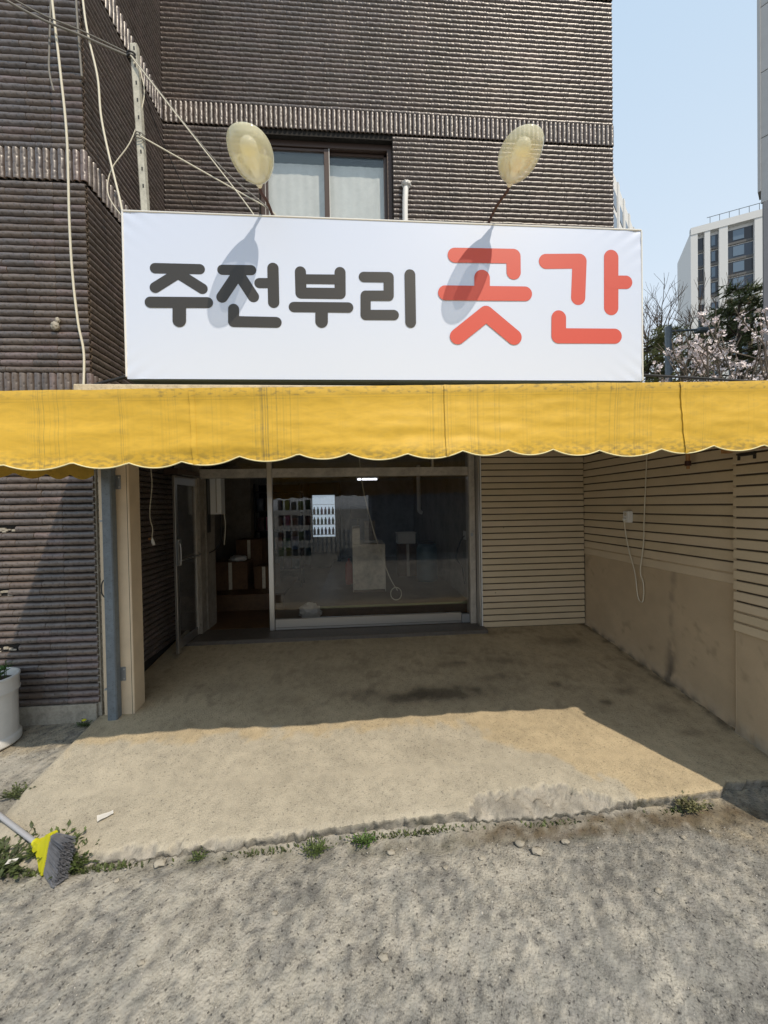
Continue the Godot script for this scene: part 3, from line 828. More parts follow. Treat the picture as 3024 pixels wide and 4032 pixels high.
func build_interior() -> void:
	# shell of the shop room
	structure("shop_floor", bc(Vector3(-3.2, 0.1, -10.2), Vector3(1.95, 0.246, -4.785)), M.wood)
	structure("shop_ceiling", bc(Vector3(-3.2, 2.46, -10.2), Vector3(2.2, 2.56, -4.79)), M.plaster)
	structure("shop_wall_entry", bc(Vector3(-3.2, 0.247, -5.06), Vector3(-1.80, 2.459, -4.785)), M.plaster)
	structure("shop_wall_left", bc(Vector3(-3.2, 0.247, -6.95), Vector3(-3.0, 2.459, -5.061)), M.plaster)
	structure("shop_wall_corner", bc(Vector3(-3.2, 0.247, -7.15), Vector3(-1.85, 2.459, -6.951)), M.plaster)
	structure("shop_wall_rear_left", bc(Vector3(-2.05, 0.247, -10.2), Vector3(-1.86, 2.459, -7.151)), M.plaster)
	structure("shop_wall_right", bc(Vector3(1.52, 0.1, -10.2), Vector3(1.95, 2.459, -4.81)), M.plaster)
	structure("shop_wall_back", bc(Vector3(-1.859, 0.247, -10.2), Vector3(1.52, 2.459, -10.0)), M.backwall)
	structure("porch_wall_above", bc(Vector3(-2.07, 2.46, -4.785), Vector3(3.1, 2.9, -4.6)), M.plaster)
	# raised platform
	var pf := thing("raised_platform", "dark wooden raised floor with a green edge behind the glass", "platform", Vector3(0.4, 0.246, -5.6))
	part(pf, "deck", bc(Vector3(-0.55, 0.247, -9.99), Vector3(1.515, 0.40, -5.06)), M.darkwood)
	part(pf, "edge_strip", bc(Vector3(-0.55, 0.385, -5.058), Vector3(1.515, 0.412, -5.03), 0.003), M.greenedge)
	var pf2 := thing("wooden_step", "low wooden step platform holding cardboard boxes inside the doorway", "platform", Vector3(-2.0, 0.246, -6.2))
	part(pf2, "deck", bc(Vector3(-2.99, 0.44, -6.94), Vector3(-1.05, 0.475, -5.62), 0.004), M.wood)
	part(pf2, "riser", bc(Vector3(-2.98, 0.247, -5.66), Vector3(-1.07, 0.439, -5.63)), M.wood)
	# breaker box, pipe and wall things
	var eb := thing("breaker_box", "white electrical breaker box on the wall just inside the doorway", "box", Vector3(-1.75, 1.65, -5.0))
	part(eb, "case", bc(Vector3(-1.799, 1.64, -5.05), Vector3(-1.66, 2.20, -4.90), 0.006), M.white)
	part(eb, "cover_rib", bc(Vector3(-1.72, 1.66, -4.899), Vector3(-1.71, 2.20, -4.892)), M.alu_dull)
	part(eb, "conduit", tb(curve([Vector3(-1.70, 1.64, -4.98), Vector3(-1.70, 1.35, -4.98), Vector3(-1.74, 1.22, -4.95), Vector3(-1.795, 1.17, -4.85)]), 0.007, 6), M.wireblack)
	part(eb, "cable", tb(curve([Vector3(-1.67, 1.64, -5.03), Vector3(-1.66, 1.5, -5.04), Vector3(-1.68, 1.25, -5.04)]), 0.006, 6), M.wirewhite)
	single("wall_panel", bc(Vector3(-1.799, 1.42, -4.89), Vector3(-1.785, 2.2, -4.80), 0.002), M.shelfblack, "dark flat panel on the white wall left of the breaker box", "panel")
	# boxes
	box_thing(Vector3(-1.92, 0.477, -6.15), Vector3(0.50, 0.42, 0.36), 0.05, "open cardboard box with packing foam on the wooden step", true)
	box_thing(Vector3(-1.75, 0.477, -6.65), Vector3(0.42, 0.72, 0.4), -0.04, "tall closed cardboard box at the back of the wooden step", false)
	box_thing(Vector3(-1.40, 0.477, -6.15), Vector3(0.30, 0.34, 0.34), -0.1, "small cardboard box on the step next to the shelf", false)
	# snack shelf
	var sh := thing("snack_shelf", "black metal shelf stocked with snack bags inside the doorway", "shelf", Vector3(-1.42, 0.25, -7.3))
	for x in [-1.82, -1.02]:
		for z in [-7.5, -7.12]:
			part(sh, "post", bc(Vector3(x - 0.015, 0.247, z - 0.015), Vector3(x + 0.015, 2.15, z + 0.015)), M.shelfblack)
	part(sh, "back_panel", bc(Vector3(-1.82, 0.3, -7.53), Vector3(-1.02, 2.15, -7.516)), M.shelfblack)
	for k in 5:
		part(sh, "shelf_board", bc(Vector3(-1.835, 0.55 + 0.36 * k, -7.515), Vector3(-1.005, 0.575 + 0.36 * k, -7.10)), M.shelfblack)
	for k in 4:
		for i in 5:
			var bag := MB.new()
			var x0 := -1.74 + 0.155 * i + rng.randf_range(-0.01, 0.01); var y0 := 0.576 + 0.36 * k
			var hh := rng.randf_range(0.19, 0.25)
			var pts := PackedVector3Array()
			for j in 9:
				for a in 9:
					var fx := float(a) / 8.0 - 0.5; var fy := float(j) / 8.0
					pts.append(Vector3(x0 + fx * 0.125, y0 + fy * hh, -7.20 + 0.045 * cos(fx * PI) * sin(clampf(fy, 0.03, 0.97) * PI)))
			bag.grid(9, 9, pts, PackedColorArray(), PackedVector2Array(), true)
			var p2 := PackedVector3Array()
			for q in pts: p2.append(Vector3(q.x, q.y, -7.40 - q.z))
			bag.grid(9, 9, p2)
			var cm := mat(Color.from_hsv(rng.randf(), rng.randf_range(0.05, 0.45), rng.randf_range(0.35, 0.75)), 0.35)
			single("snack_bag", bag, cm, ["leftmost", "second", "middle", "fourth", "rightmost"][i] + " snack bag on the " + ["lowest", "second lowest", "second highest", "highest"][k] + " filled board of the black shelf", "snack bag", "snack bags on the black shelf")
	# beverage cooler
	var co := thing("drinks_cooler", "tall drinks cooler with lit glass door at the back of the shop", "cooler", Vector3(-0.75, 0.25, -9.4))
	part(co, "cabinet", bc(Vector3(-1.12, 0.247, -9.95), Vector3(-0.38, 2.30, -9.35), 0.01), M.shelfblack)
	part(co, "light_panel", bc(Vector3(-1.03, 1.0, -9.349), Vector3(-0.50, 2.0, -9.343)), M.coolerlight)
	for k in 4:
		part(co, "cooler_shelf", bc(Vector3(-1.03, 1.05 + 0.24 * k, -9.342), Vector3(-0.50, 1.06 + 0.24 * k, -9.22)), M.alu)
	part(co, "door_glass", bc(Vector3(-1.05, 0.98, -9.20), Vector3(-0.48, 2.02, -9.195)), M.glass)
	for k in 3:
		for i in 6:
			var bt := MB.new()
			bt.lathe(PackedVector2Array([Vector2(0.0, 0.0), Vector2(0.03, 0.0), Vector2(0.031, 0.11), Vector2(0.012, 0.15), Vector2(0.013, 0.175), Vector2(0, 0.175)]), 10, Transform3D(Basis.IDENTITY, Vector3(-0.985 + 0.088 * i, 1.061 + 0.24 * k, -9.28)))
			single("drink_bottle", bt, mat(Color.from_hsv(rng.randf(), 0.35, rng.randf_range(0.2, 0.7)), 0.2), ["first", "second", "third", "fourth", "fifth", "sixth"][i] + " drink bottle from the left on the " + ["lowest", "middle", "highest"][k] + " lit cooler shelf", "bottle", "bottles in the drinks cooler")
	# counter
	var ct := thing("counter", "cream stepped service counter standing behind the glass door", "counter", Vector3(0.1, 0.40, -6.2))
	part(ct, "body", bc(Vector3(-0.06, 0.402, -6.6), Vector3(0.44, 1.13, -5.85), 0.006), M.counter)
	part(ct, "raised_end", bc(Vector3(-0.06, 1.132, -6.6), Vector3(0.06, 1.38, -5.85), 0.005), M.counter)
	part(ct, "plinth", bc(Vector3(-0.05, 0.401, -5.848), Vector3(0.43, 0.44, -5.842)), M.darkwood)
	var tr := thing("paper_tray", "white tray with a carton on the low top of the counter", "tray", Vector3(0.25, 1.132, -6.3))
	part(tr, "tray", bc(Vector3(0.11, 1.132, -6.45), Vector3(0.36, 1.16, -6.12), 0.004), M.white)
	part(tr, "carton", bc(Vector3(0.14, 1.161, -6.42), Vector3(0.31, 1.47, -6.22), 0.004), M.plaster)
	var fg := thing("monitor", "black monitor seen from behind on the raised counter end", "monitor", Vector3(0.02, 1.40, -6.35))
	part(fg, "screen_back", bc(Vector3(-0.09, 1.50, -6.42), Vector3(0.20, 1.72, -6.38), 0.01), M.darkmetal)
	part(fg, "stand", bc(Vector3(0.02, 1.402, -6.43), Vector3(0.06, 1.51, -6.40)), M.darkmetal)
	var ext := thing("fire_extinguisher", "dark red fire extinguisher beside the counter", "extinguisher", Vector3(-0.15, 0.4, -6.5))
	var eb2 := MB.new()
	eb2.lathe(PackedVector2Array([Vector2(0, 0.402), Vector2(0.06, 0.402), Vector2(0.065, 0.43), Vector2(0.065, 0.72), Vector2(0.04, 0.78), Vector2(0.015, 0.80), Vector2(0.015, 0.84), Vector2(0, 0.84)]), 16, Transform3D(Basis.IDENTITY, Vector3(-0.13, 0, -6.5)))
	part(ext, "cylinder", eb2, M.pinkplastic)
	part(ext, "handle", bc(Vector3(-0.17, 0.84, -6.51), Vector3(-0.09, 0.87, -6.49), 0.004), M.darkmetal)
	box_thing(Vector3(0.95, 0.402, -7.2), Vector3(0.36, 0.60, 0.3), 0.0, "dark stand carrying a white crate behind the cable", false)
	var cr := thing("white_crate", "white plastic crate on the dark stand near the back wall", "crate", Vector3(0.95, 1.0, -7.2))
	part(cr, "tub", bc(Vector3(0.76, 1.003, -7.33), Vector3(1.10, 1.19, -7.07), 0.01), M.white)
	part(cr, "rim", bc(Vector3(0.745, 1.191, -7.345), Vector3(1.115, 1.21, -7.055), 0.004), M.white)
	var wt := thing("water_drum", "dull teal plastic drum by the right wall inside", "drum", Vector3(1.25, 0.4, -6.5))
	var wl := MB.new()
	wl.lathe(PackedVector2Array([Vector2(0, 0.402), Vector2(0.17, 0.402), Vector2(0.18, 0.45), Vector2(0.18, 0.95), Vector2(0.16, 1.0), Vector2(0.16, 1.04), Vector2(0, 1.05)]), 20, Transform3D(Basis.IDENTITY, Vector3(1.22, 0, -6.6)))
	part(wt, "drum_body", wl, M.bluebag)
	part(wt, "lid", tb([Vector3(1.22, 1.051, -6.6), Vector3(1.22, 1.08, -6.6)], 0.15, 20), M.darkmetal)
	var wp := thing("water_pipe", "white vertical pipe with a bent foot on the back of the room", "pipe", Vector3(1.15, 1.5, -6.9))
	part(wp, "tube", tb(curve([Vector3(1.16, 2.45, -7.0), Vector3(1.16, 1.75, -7.0), Vector3(1.16, 1.62, -6.97), Vector3(1.19, 1.58, -6.9)]), 0.035, 10), M.white)
	var bag2 := thing("plastic_bag", "crumpled clear plastic bag on the floor behind the glass door", "bag", Vector3(-0.55, 0.246, -4.95))
	var bm := MB.new(); crumple(bm, Vector3(-0.60, 0.36, -4.98), Vector3(0.13, 0.11, 0.07), 77)
	part(bag2, "film", bm, mat(lin(0.5, 0.5, 0.48), 0.3))
	# hanging cable with a coil
	var hc := thing("hanging_cable", "grey cable hanging behind the glass down to a coil on the platform", "cable", Vector3(0.3, 0.42, -5.2))
	part(hc, "cord", tb(curve([Vector3(0.05, 2.45, -4.95), Vector3(0.10, 1.95, -4.97), Vector3(0.24, 1.35, -5.02), Vector3(0.42, 0.80, -5.1), Vector3(0.55, 0.55, -5.2)]), 0.007, 6), M.wirewhite)
	var ring := []
	for k in 33:
		var a := TAU * k / 16.0
		ring.append(Vector3(0.53 + 0.075 * cos(a), 0.51 + 0.085 * sin(a), -5.22 + 0.001 * k))
	part(hc, "coil", tb(ring, 0.006, 6), M.wirewhite)
	var pc := thing("power_cord", "dark power cord looping down the right inner wall", "cord", Vector3(1.5, 0.9, -5.3))
	part(pc, "lead", tb(curve([Vector3(1.512, 1.28, -5.25), Vector3(1.45, 1.20, -5.25), Vector3(1.38, 0.98, -5.25), Vector3(1.46, 0.85, -5.25), Vector3(1.50, 0.60, -5.25)]), 0.007, 6), M.wireblack)
	part(pc, "socket", bc(Vector3(1.505, 1.22, -5.32), Vector3(1.519, 1.34, -5.18), 0.003), M.white)
	# ceiling tube lamp
	var tl := thing("tube_lamp", "lit fluorescent tube on the shop ceiling", "lamp", Vector3(0.25, 2.28, -7.9))
	part(tl, "housing", bc(Vector3(0.02, 2.29, -7.95), Vector3(0.48, 2.33, -7.85), 0.004), M.white)
	for x in [0.1, 0.4]: part(tl, "drop_rod", tb([Vector3(x, 2.33, -7.9), Vector3(x, 2.459, -7.9)], 0.006, 6), M.white)
	part(tl, "tube", tb([Vector3(0.05, 2.265, -7.9), Vector3(0.45, 2.265, -7.9)], 0.016, 8), M.tubelight)
	var om := AreaLight3D.new()
	om.name = "tube_glow"
	om.area_size = Vector2(0.4, 0.03)
	om.light_color = Color(0.95, 0.97, 1.0); om.light_energy = 0.05
	om.shadow_enabled = true
	om.rotation.x = -PI * 0.5
	om.position = Vector3(0.25, 2.24, -7.9) - tl.position
	tl.add_child(om)

func box_thing(at: Vector3, s: Vector3, turn: float, label: String, open: bool) -> void:
	var t := thing("cardboard_box", label, "box", at)
	t.rotation.y = turn
	mi("carton", bx(Vector3(0, s.y * 0.5, 0), s, 0.004).mesh(), M.cardboard, t)
	mi("tape", bx(Vector3(0, s.y * 0.5, s.z * 0.5 + 0.001), Vector3(0.05, s.y * 0.98, 0.001)).mesh(), M.counter, t)
	if open:
		var f := MB.new()
		f.box(Vector3(-s.x * 0.5 - 0.05, s.y - 0.03, 0), Vector3(0.14, 0.006, s.z), 0.0, Transform3D(Basis(Vector3.BACK, 0.5), Vector3(0.02, 0.14, 0)))
		mi("flap", f.mesh(), M.cardboard, t)
		var g := MB.new(); crumple(g, Vector3(0.08, s.y + 0.03, 0), Vector3(0.13, 0.05, 0.12), 5)
		mi("packing_foam", g.mesh(), M.white, t)

func crumple(mb: MB, ce: Vector3, r: Vector3, seed_: int) -> void:
	var f := nz(seed_, 1.3, 3)
	var p := PackedVector3Array()
	for j in 15:
		for i in 25:
			var th := PI * j / 14.0; var ph := TAU * (i % 24) / 24.0
			var d := Vector3(sin(th) * cos(ph), cos(th), sin(th) * sin(ph))
			var k := 1.0 + 0.5 * f.get_noise_3dv(d * 2.0)
			p.append(ce + d * r * k)
	mb.grid(25, 15, p, PackedColorArray(), PackedVector2Array(), true)

# ---------------------------------------------------------------- cream siding
func board_mesh(len_: float, h: float) -> ArrayMesh:
	# clapboard profile with a rounded nose at the bottom, along x, facing +z
	var prof := [Vector2(0.0, 0.0), Vector2(0.0, 0.010), Vector2(0.0035, 0.0155), Vector2(0.008, 0.0165), Vector2(h - 0.018, 0.0125), Vector2(h - 0.0145, 0.011), Vector2(h - 0.013, 0.0), Vector2(h - 0.013, 0.0)]
	var mb := MB.new()
	for i in prof.size() - 1:
		var a: Vector2 = prof[i]; var b: Vector2 = prof[i + 1]
		mb.quad(Vector3(-len_ * 0.5, a.x, a.y), Vector3(len_ * 0.5, a.x, a.y), Vector3(len_ * 0.5, b.x, b.y), Vector3(-len_ * 0.5, b.x, b.y))
	for e in [-1.0, 1.0]:
		for i in range(1, prof.size() - 2):
			var a := Vector3(e * len_ * 0.5, prof[0].x, prof[0].y); var b := Vector3(e * len_ * 0.5, prof[i].x, prof[i].y); var d := Vector3(e * len_ * 0.5, prof[i + 1].x, prof[i + 1].y)
			if e > 0: mb.tri(a, d, b)
			else: mb.tri(a, b, d)
	return mb.mesh()
func boards(t: Node3D, from: Vector3, along: Vector3, out: Vector3, len_: float, y0: float, pitch: float, count: int) -> void:
	var m := board_mesh(len_, pitch)
	for k in count:
		var o := mi("siding_board", m, M.siding[rng.randi() % 4], t)
		var y := y0 + pitch * k
		o.transform = Transform3D(Basis(along, Vector3.UP, out), from + along * len_ * 0.5 + Vector3.UP * (y - from.y) + out * rng.randf_range(0.0, 0.0012) - t.position)
func build_siding() -> void:
	var t := thing("siding_partition", "cream horizontal siding partition facing the street beside the glass door", "partition", Vector3(2.15, 0.21, -4.55))
	part(t, "backing", bc(Vector3(1.52, 0.22, -4.8), Vector3(2.80, 2.46, -4.515)), M.groove)
	boards(t, Vector3(1.505, 0, -4.514), Vector3.RIGHT, Vector3.BACK, 1.27, 0.226, 0.0758, 29)
	part(t, "end_trim", bc(Vector3(1.488, 0.226, -4.512), Vector3(1.503, 2.45, -4.498), 0.002), M.white)
	var screws := MB.new()
	for q in [[1.66, 2.13], [1.80, 1.60], [1.66, 1.51], [1.77, 1.42], [2.53, 1.61], [1.66, 0.64]]:
		screws.lathe(PackedVector2Array([Vector2(0.006, 0), Vector2(0.005, 0.003), Vector2(0, 0.004)]), 7, Transform3D(Basis(Vector3.RIGHT, PI * 0.5), Vector3(q[0], q[1], -4.501)))
	part(t, "screws", screws, M.darkmetal)
	# long side wall
	var s := thing("side_wall", "long side wall of cream siding above a stained beige concrete base", "wall", Vector3(2.85, 0.0, -3.5))
	var p := PackedVector3Array(); var c := PackedColorArray()
	var na := nz(611, 1.6, 4); var nb := nz(612, 7.0, 4)
	var nu := 150; var nv := 70
	for j in nv:
		for i in nu:
			var z := -4.52 + (3.2) * i / (nu - 1); var y := -0.15 + 1.35 * j / (nv - 1)
			var fy := slab_y(z)
			var a := na.get_noise_2d(z, y); var b := nb.get_noise_2d(z, y)
			var x := 2.792 + 0.004 * a
			# crumbled, bulging foot of the wall
			var foot := sm(0.11, 0.0, y - fy + 0.05 * b)
			x -= foot * (0.022 + 0.02 * b) + 0.006 * foot * nb.get_noise_2d(z * 3.0, y * 3.0)
			var k := 0.58 + 0.05 * a
			var cc := Color(k, k * 0.79, k * 0.53)
			cc = cc.lerp(Color(0.33, 0.29, 0.24), foot * clampf(0.4 + b, 0.0, 1.0))
			cc = cc.lerp(Color(0.20, 0.155, 0.10), clampf(b * 1.0 + a * 0.9 - 0.45, 0.0, 0.35))
			# patched vertical crack and its damp stain
			var cr := absf(z + 3.20 + 0.03 * a + (0.02 if y < 0.9 else 0.0))
			cc = cc.lerp(Color(0.36, 0.29, 0.21), sm(0.05, 0.01, cr) * clampf(0.4 + b, 0.0, 0.8))
			cc = cc.lerp(Color(0.12, 0.10, 0.08), sm(0.11, 0.0, cr + 0.04 * b) * sm(0.55, 0.25, y + 0.2 * b) * clampf(0.5 + 1.2 * b, 0.0, 0.8))
			cc = cc.lerp(Color(0.10, 0.085, 0.06), sm(0.05, 0.0, y - fy) * clampf(0.3 + 1.5 * b, 0.0, 0.85))
			p.append(Vector3(x, y, z)); c.append(cc)
	var mb := MB.new(); mb.grid(nu, nv, p, c, PackedVector2Array(), false)
	part(s, "base", mb, M.paintwall)
	part(s, "core", bc(Vector3(2.80, -0.2, -4.8), Vector3(3.05, 2.459, -1.36)), M.groove)
	boards(s, Vector3(2.799, 0, -4.512), Vector3.BACK, Vector3.LEFT, 1.905, 1.079, 0.0855, 16)
	# the thicker panel nearer the street
	var n := thing("front_siding_panel", "thicker cream siding panel at the street end of the side wall", "partition", Vector3(2.76, 0.02, -2.0))
	var pb := PackedVector3Array(); var cb := PackedColorArray()
	for j in 40:
		for i in 70:
			var z := -2.60 + 1.24 * i / 69.0; var y := -0.2 + 1.1 * j / 39.0
			var a := na.get_noise_2d(z + 5.0, y); var b := nb.get_noise_2d(z + 5.0, y)
			var foot := sm(0.10, 0.0, y - slab_y(z) + 0.06 * b)
			var k := 0.58 + 0.04 * a
			var cc := Color(k, k * 0.79, k * 0.53).lerp(Color(0.30, 0.27, 0.22), foot * 0.8)
			cc = cc.lerp(Color(0.20, 0.155, 0.10), clampf(b * 1.2 - 0.35, 0.0, 0.4))
			pb.append(Vector3(2.757 - foot * 0.02, y, z)); cb.append(cc)
	var mp := MB.new(); mp.grid(70, 40, pb, cb)
	part(n, "base", mp, M.paintwall)
	part(n, "end_face", bc(Vector3(2.758, -0.2, -2.605), Vector3(2.80, 2.40, -2.598)), M.siding[1])
	boards(n, Vector3(2.755, 0, -2.603), Vector3.BACK, Vector3.LEFT, 1.24, 0.75, 0.0757, 18)
	part(n, "core", bc(Vector3(2.758, 0.9, -2.597), Vector3(2.798, 2.48, -1.36)), M.groove)
	part(n, "street_return", bc(Vector3(2.73, -0.2, -1.362), Vector3(3.1, 2.42, -1.33)), M.siding[0])
	part(n, "top_rail", bc(Vector3(2.72, 2.05, -2.68), Vector3(2.80, 2.13, -1.36), 0.004), M.orange)
	var pl := thing("small_plate", "black bracket plate near the top of the front siding panel", "plate", Vector3(2.74, 2.0, -2.5))
	part(pl, "plate", bc(Vector3(2.728, 2.012, -2.56), Vector3(2.740, 2.028, -2.44)), M.darkmetal)
	part(pl, "leg", bc(Vector3(2.728, 1.985, -2.56), Vector3(2.740, 2.011, -2.548)), M.darkmetal)
	part(pl, "leg", bc(Vector3(2.728, 1.985, -2.452), Vector3(2.740, 2.011, -2.44)), M.darkmetal)
	# socket and its cord
	var o := thing("wall_socket", "white double wall socket on the cream side wall", "socket", Vector3(2.77, 1.55, -3.7))
	part(o, "box", bc(Vector3(2.735, 1.495, -3.755), Vector3(2.786, 1.612, -3.675), 0.006), M.white)
	for y in [1.525, 1.58]:
		part(o, "outlet", bc(Vector3(2.7335, y - 0.017, -3.735), Vector3(2.7355, y + 0.017, -3.70), 0.001), M.counter)
	var pg := thing("extension_lead", "cream extension lead looping down from the wall socket", "cord", Vector3(2.75, 0.72, -3.6))
	part(pg, "plug", bc(Vector3(2.71, 1.515, -3.73), Vector3(2.733, 1.54, -3.70), 0.004), M.white)
	part(pg, "lead", tb(curve([Vector3(2.722, 1.515, -3.715), Vector3(2.735, 1.40, -3.72), Vector3(2.752, 1.20, -3.69), Vector3(2.757, 1.0, -3.62), Vector3(2.765, 0.80, -3.60), Vector3(2.768, 0.735, -3.575), Vector3(2.768, 0.74, -3.53), Vector3(2.768, 0.90, -3.52), Vector3(2.76, 1.03, -3.55), Vector3(2.755, 1.30, -3.50), Vector3(2.757, 1.57, -3.49), Vector3(2.757, 2.15, -3.45), Vector3(2.757, 2.38, -3.44)]), 0.005, 6), M.wirewhite)

# ---------------------------------------------------------------- canopy and awning
func build_canopy_and_awning() -> void:
	var t := thing("canopy_roof", "flat porch roof with a cream painted edge under the white sign", "roof", Vector3(0.4, 2.45, -3.6))
	part(t, "deck", bc(Vector3(-1.93, 2.462, -4.595), Vector3(3.1, 2.54, -2.86)), M.ledge)
	part(t, "fascia", bc(Vector3(-1.93, 2.46, -2.859), Vector3(3.1, 2.585, -2.815), 0.006), M.ledge)
	part(t, "gable_infill", bc(Vector3(-2.07, 2.461, -4.59), Vector3(-1.932, 2.54, -3.365)), M.ledge)
	var cusps := [[-2.04, 1.90], [-1.755, 1.90], [-1.48, 1.905], [-1.213, 1.913], [-0.988, 1.911], [-0.765, 1.915], [-0.516, 1.937], [-0.252, 1.944], [-0.026, 1.943], [0.238, 1.938], [0.496, 1.950], [0.711, 1.954], [0.935, 1.956], [1.17, 1.951], [1.482, 1.956], [1.75, 1.970], [2.0, 1.970], [2.24, 1.972], [2.50, 1.975], [2.83, 1.978]]
	var a := thing("awning", "yellow fabric awning with a scalloped valance across the shop front", "awning", Vector3(0.3, 2.2, -1.8))
	var na := nz(701, 1.2, 3); var nb := nz(702, 3.6, 3); var nc := nz(703, 9.0, 2)
	var nu := 620; var nv := 27
	var x0 := -2.04; var x1 := 2.83
	var p := PackedVector3Array(); var uv := PackedVector2Array()
	var bottom := PackedVector3Array()
	var zf := -1.752
	for j in nv:
		var f := float(j) / (nv - 1)
		for i in nu:
			var x := lerpf(x0, x1, float(i) / (nu - 1))
			var yt := 2.218 + (x + 1.494) * 0.0187 + 0.003 * na.get_noise_1d(x * 2.0)
			var yb := _cusp_y(cusps, x)
			var y := lerpf(yt, yb, f)
			# cloth: fixed along the bar, freer towards the hem; drag folds run sideways from the seams
			var z := zf + 0.010 * na.get_noise_2d(x, y * 5.0) * f + 0.004 * nb.get_noise_2d(x * 0.3, y * 3.0 + 3.0) * smoothstep(0.12, 0.5, f) + 0.0012 * nc.get_noise_2d(x * 0.6, y * 2.0)
			for s in [-0.718, 0.416, 1.58]:
				z += 0.0035 * exp(-absf(x - s) * 11.0) * sin((y - yb) * 48.0 + s * 3.0) * f
			z += 0.007 * exp(-pow((f - 0.07) / 0.10, 2.0))
			z += 0.016 * f * sin(x * 3.1 + 0.6)
			p.append(Vector3(x, y, z))
			uv.append(Vector2((x - x0) / (x1 - x0), 0.002 + 0.99 * (2.245 + (x + 1.494) * 0.0187 - y) / 0.37))
			if j == nv - 1: bottom.append(Vector3(x, y, z))
	var mb := MB.new(); mb.grid(nu, nv, p, PackedColorArray(), uv, false)
	part(a, "valance", mb, M.valance)
	var bot2 := PackedVector3Array()
	for i in range(0, nu, 2): bot2.append(bottom[i])
	part(a, "piping", tb(bot2, 0.0032, 6), M.piping)
	# seams where two widths of cloth overlap
	for s in [[-0.718, -0.716], [0.414, 0.418], [1.564, 1.606]]:
		var sp := PackedVector3Array(); var su := PackedVector2Array()
		for j in nv:
			var f := float(j) / (nv - 1)
			for e in 2:
				var x: float = lerpf(s[0], s[1], f) + (0.0 if e == 0 else 0.021)
				var k := clampi(int(round((x - x0) / (x1 - x0) * (nu - 1))), 0, nu - 1)
				var q := p[j * nu + k]
				sp.append(Vector3(x, q.y, q.z + (0.0045 if e == 0 else 0.0015)))
				su.append(uv[j * nu + k])
		var sb := MB.new(); sb.grid(2, nv, sp, PackedColorArray(), su)
		part(a, "seam", sb, M.valance)
	# sloping cloth behind the valance, front bar and the scalloped gable end
	var cp := PackedVector3Array()
	for j in 12:
		for i in 60:
			var x := lerpf(x0, x1, i / 59.0); var f := j / 11.0
			var yt := 2.214 + (x + 1.494) * 0.0187
			cp.append(Vector3(x, lerpf(2.50, yt, f) - 0.02 * sin(f * PI) * (0.5 + 0.5 * sin(x * 5.0)), lerpf(-2.80 if x > -1.92 else -3.19, zf - 0.008, f)))
	var cm := MB.new(); cm.grid(60, 12, cp)
	part(a, "cloth", cm, M.canopy)
	part(a, "front_bar", tb([Vector3(x0, 2.178, zf - 0.03), Vector3(x1, 2.268, zf - 0.03)], 0.02, 10), M.alu)
	var gp := PackedVector3Array()
	for j in 8:
		for i in 90:
			var f := i / 89.0
			var z := lerpf(-3.18, zf - 0.01, f)
			var yt := lerpf(2.50, 2.205, clampf(f * 1.02, 0.0, 1.0))
			var yb := lerpf(1.985, 1.90, f) - 0.035 * absf(sin(f * PI * 6.0))
			gp.append(Vector3(x0 - 0.004 + 0.01 * sin(z * 9.0) * j / 7.0, lerpf(yt, yb, j / 7.0), z))
	var gm := MB.new(); gm.grid(90, 8, gp)
	part(a, "gable_valance", gm, M.canopy)
	for x in [-1.98, 0.35, 2.66]:
		part(a, "arm", tb([Vector3(x, 2.44, -2.9), Vector3(x, 2.19 + (x + 1.494) * 0.0187 - 0.01, zf - 0.03)], 0.013, 8), M.alu)
	var hk := thing("hanging_hook", "rusty orange pipe bracket hanging below the porch roof by the side wall", "bracket", Vector3(2.70, 1.97, -2.96))
	part(hk, "rod", tb([Vector3(2.72, 2.459, -2.96), Vector3(2.72, 2.0, -2.96)], 0.016, 8), M.orange)
	part(hk, "collar", tb([Vector3(2.72, 2.03, -2.96), Vector3(2.72, 1.99, -2.96)], 0.022, 8), M.brownmetal)
	part(hk, "tip", tb([Vector3(2.72, 1.99, -2.96), Vector3(2.72, 1.965, -2.96)], 0.012, 8), M.orange)
func _cusp_y(c: Array, x: float) -> float:
	for i in c.size() - 1:
		if x <= c[i + 1][0]:
			var f: float = clampf((x - c[i][0]) / (c[i + 1][0] - c[i][0]), 0.0, 1.0)
			var w: float = c[i + 1][0] - c[i][0]
			return lerpf(c[i][1], c[i + 1][1], f) - (0.006 + 0.085 * w) * (1.0 - pow(2.0 * f - 1.0, 2.0))
	return c[-1][1]

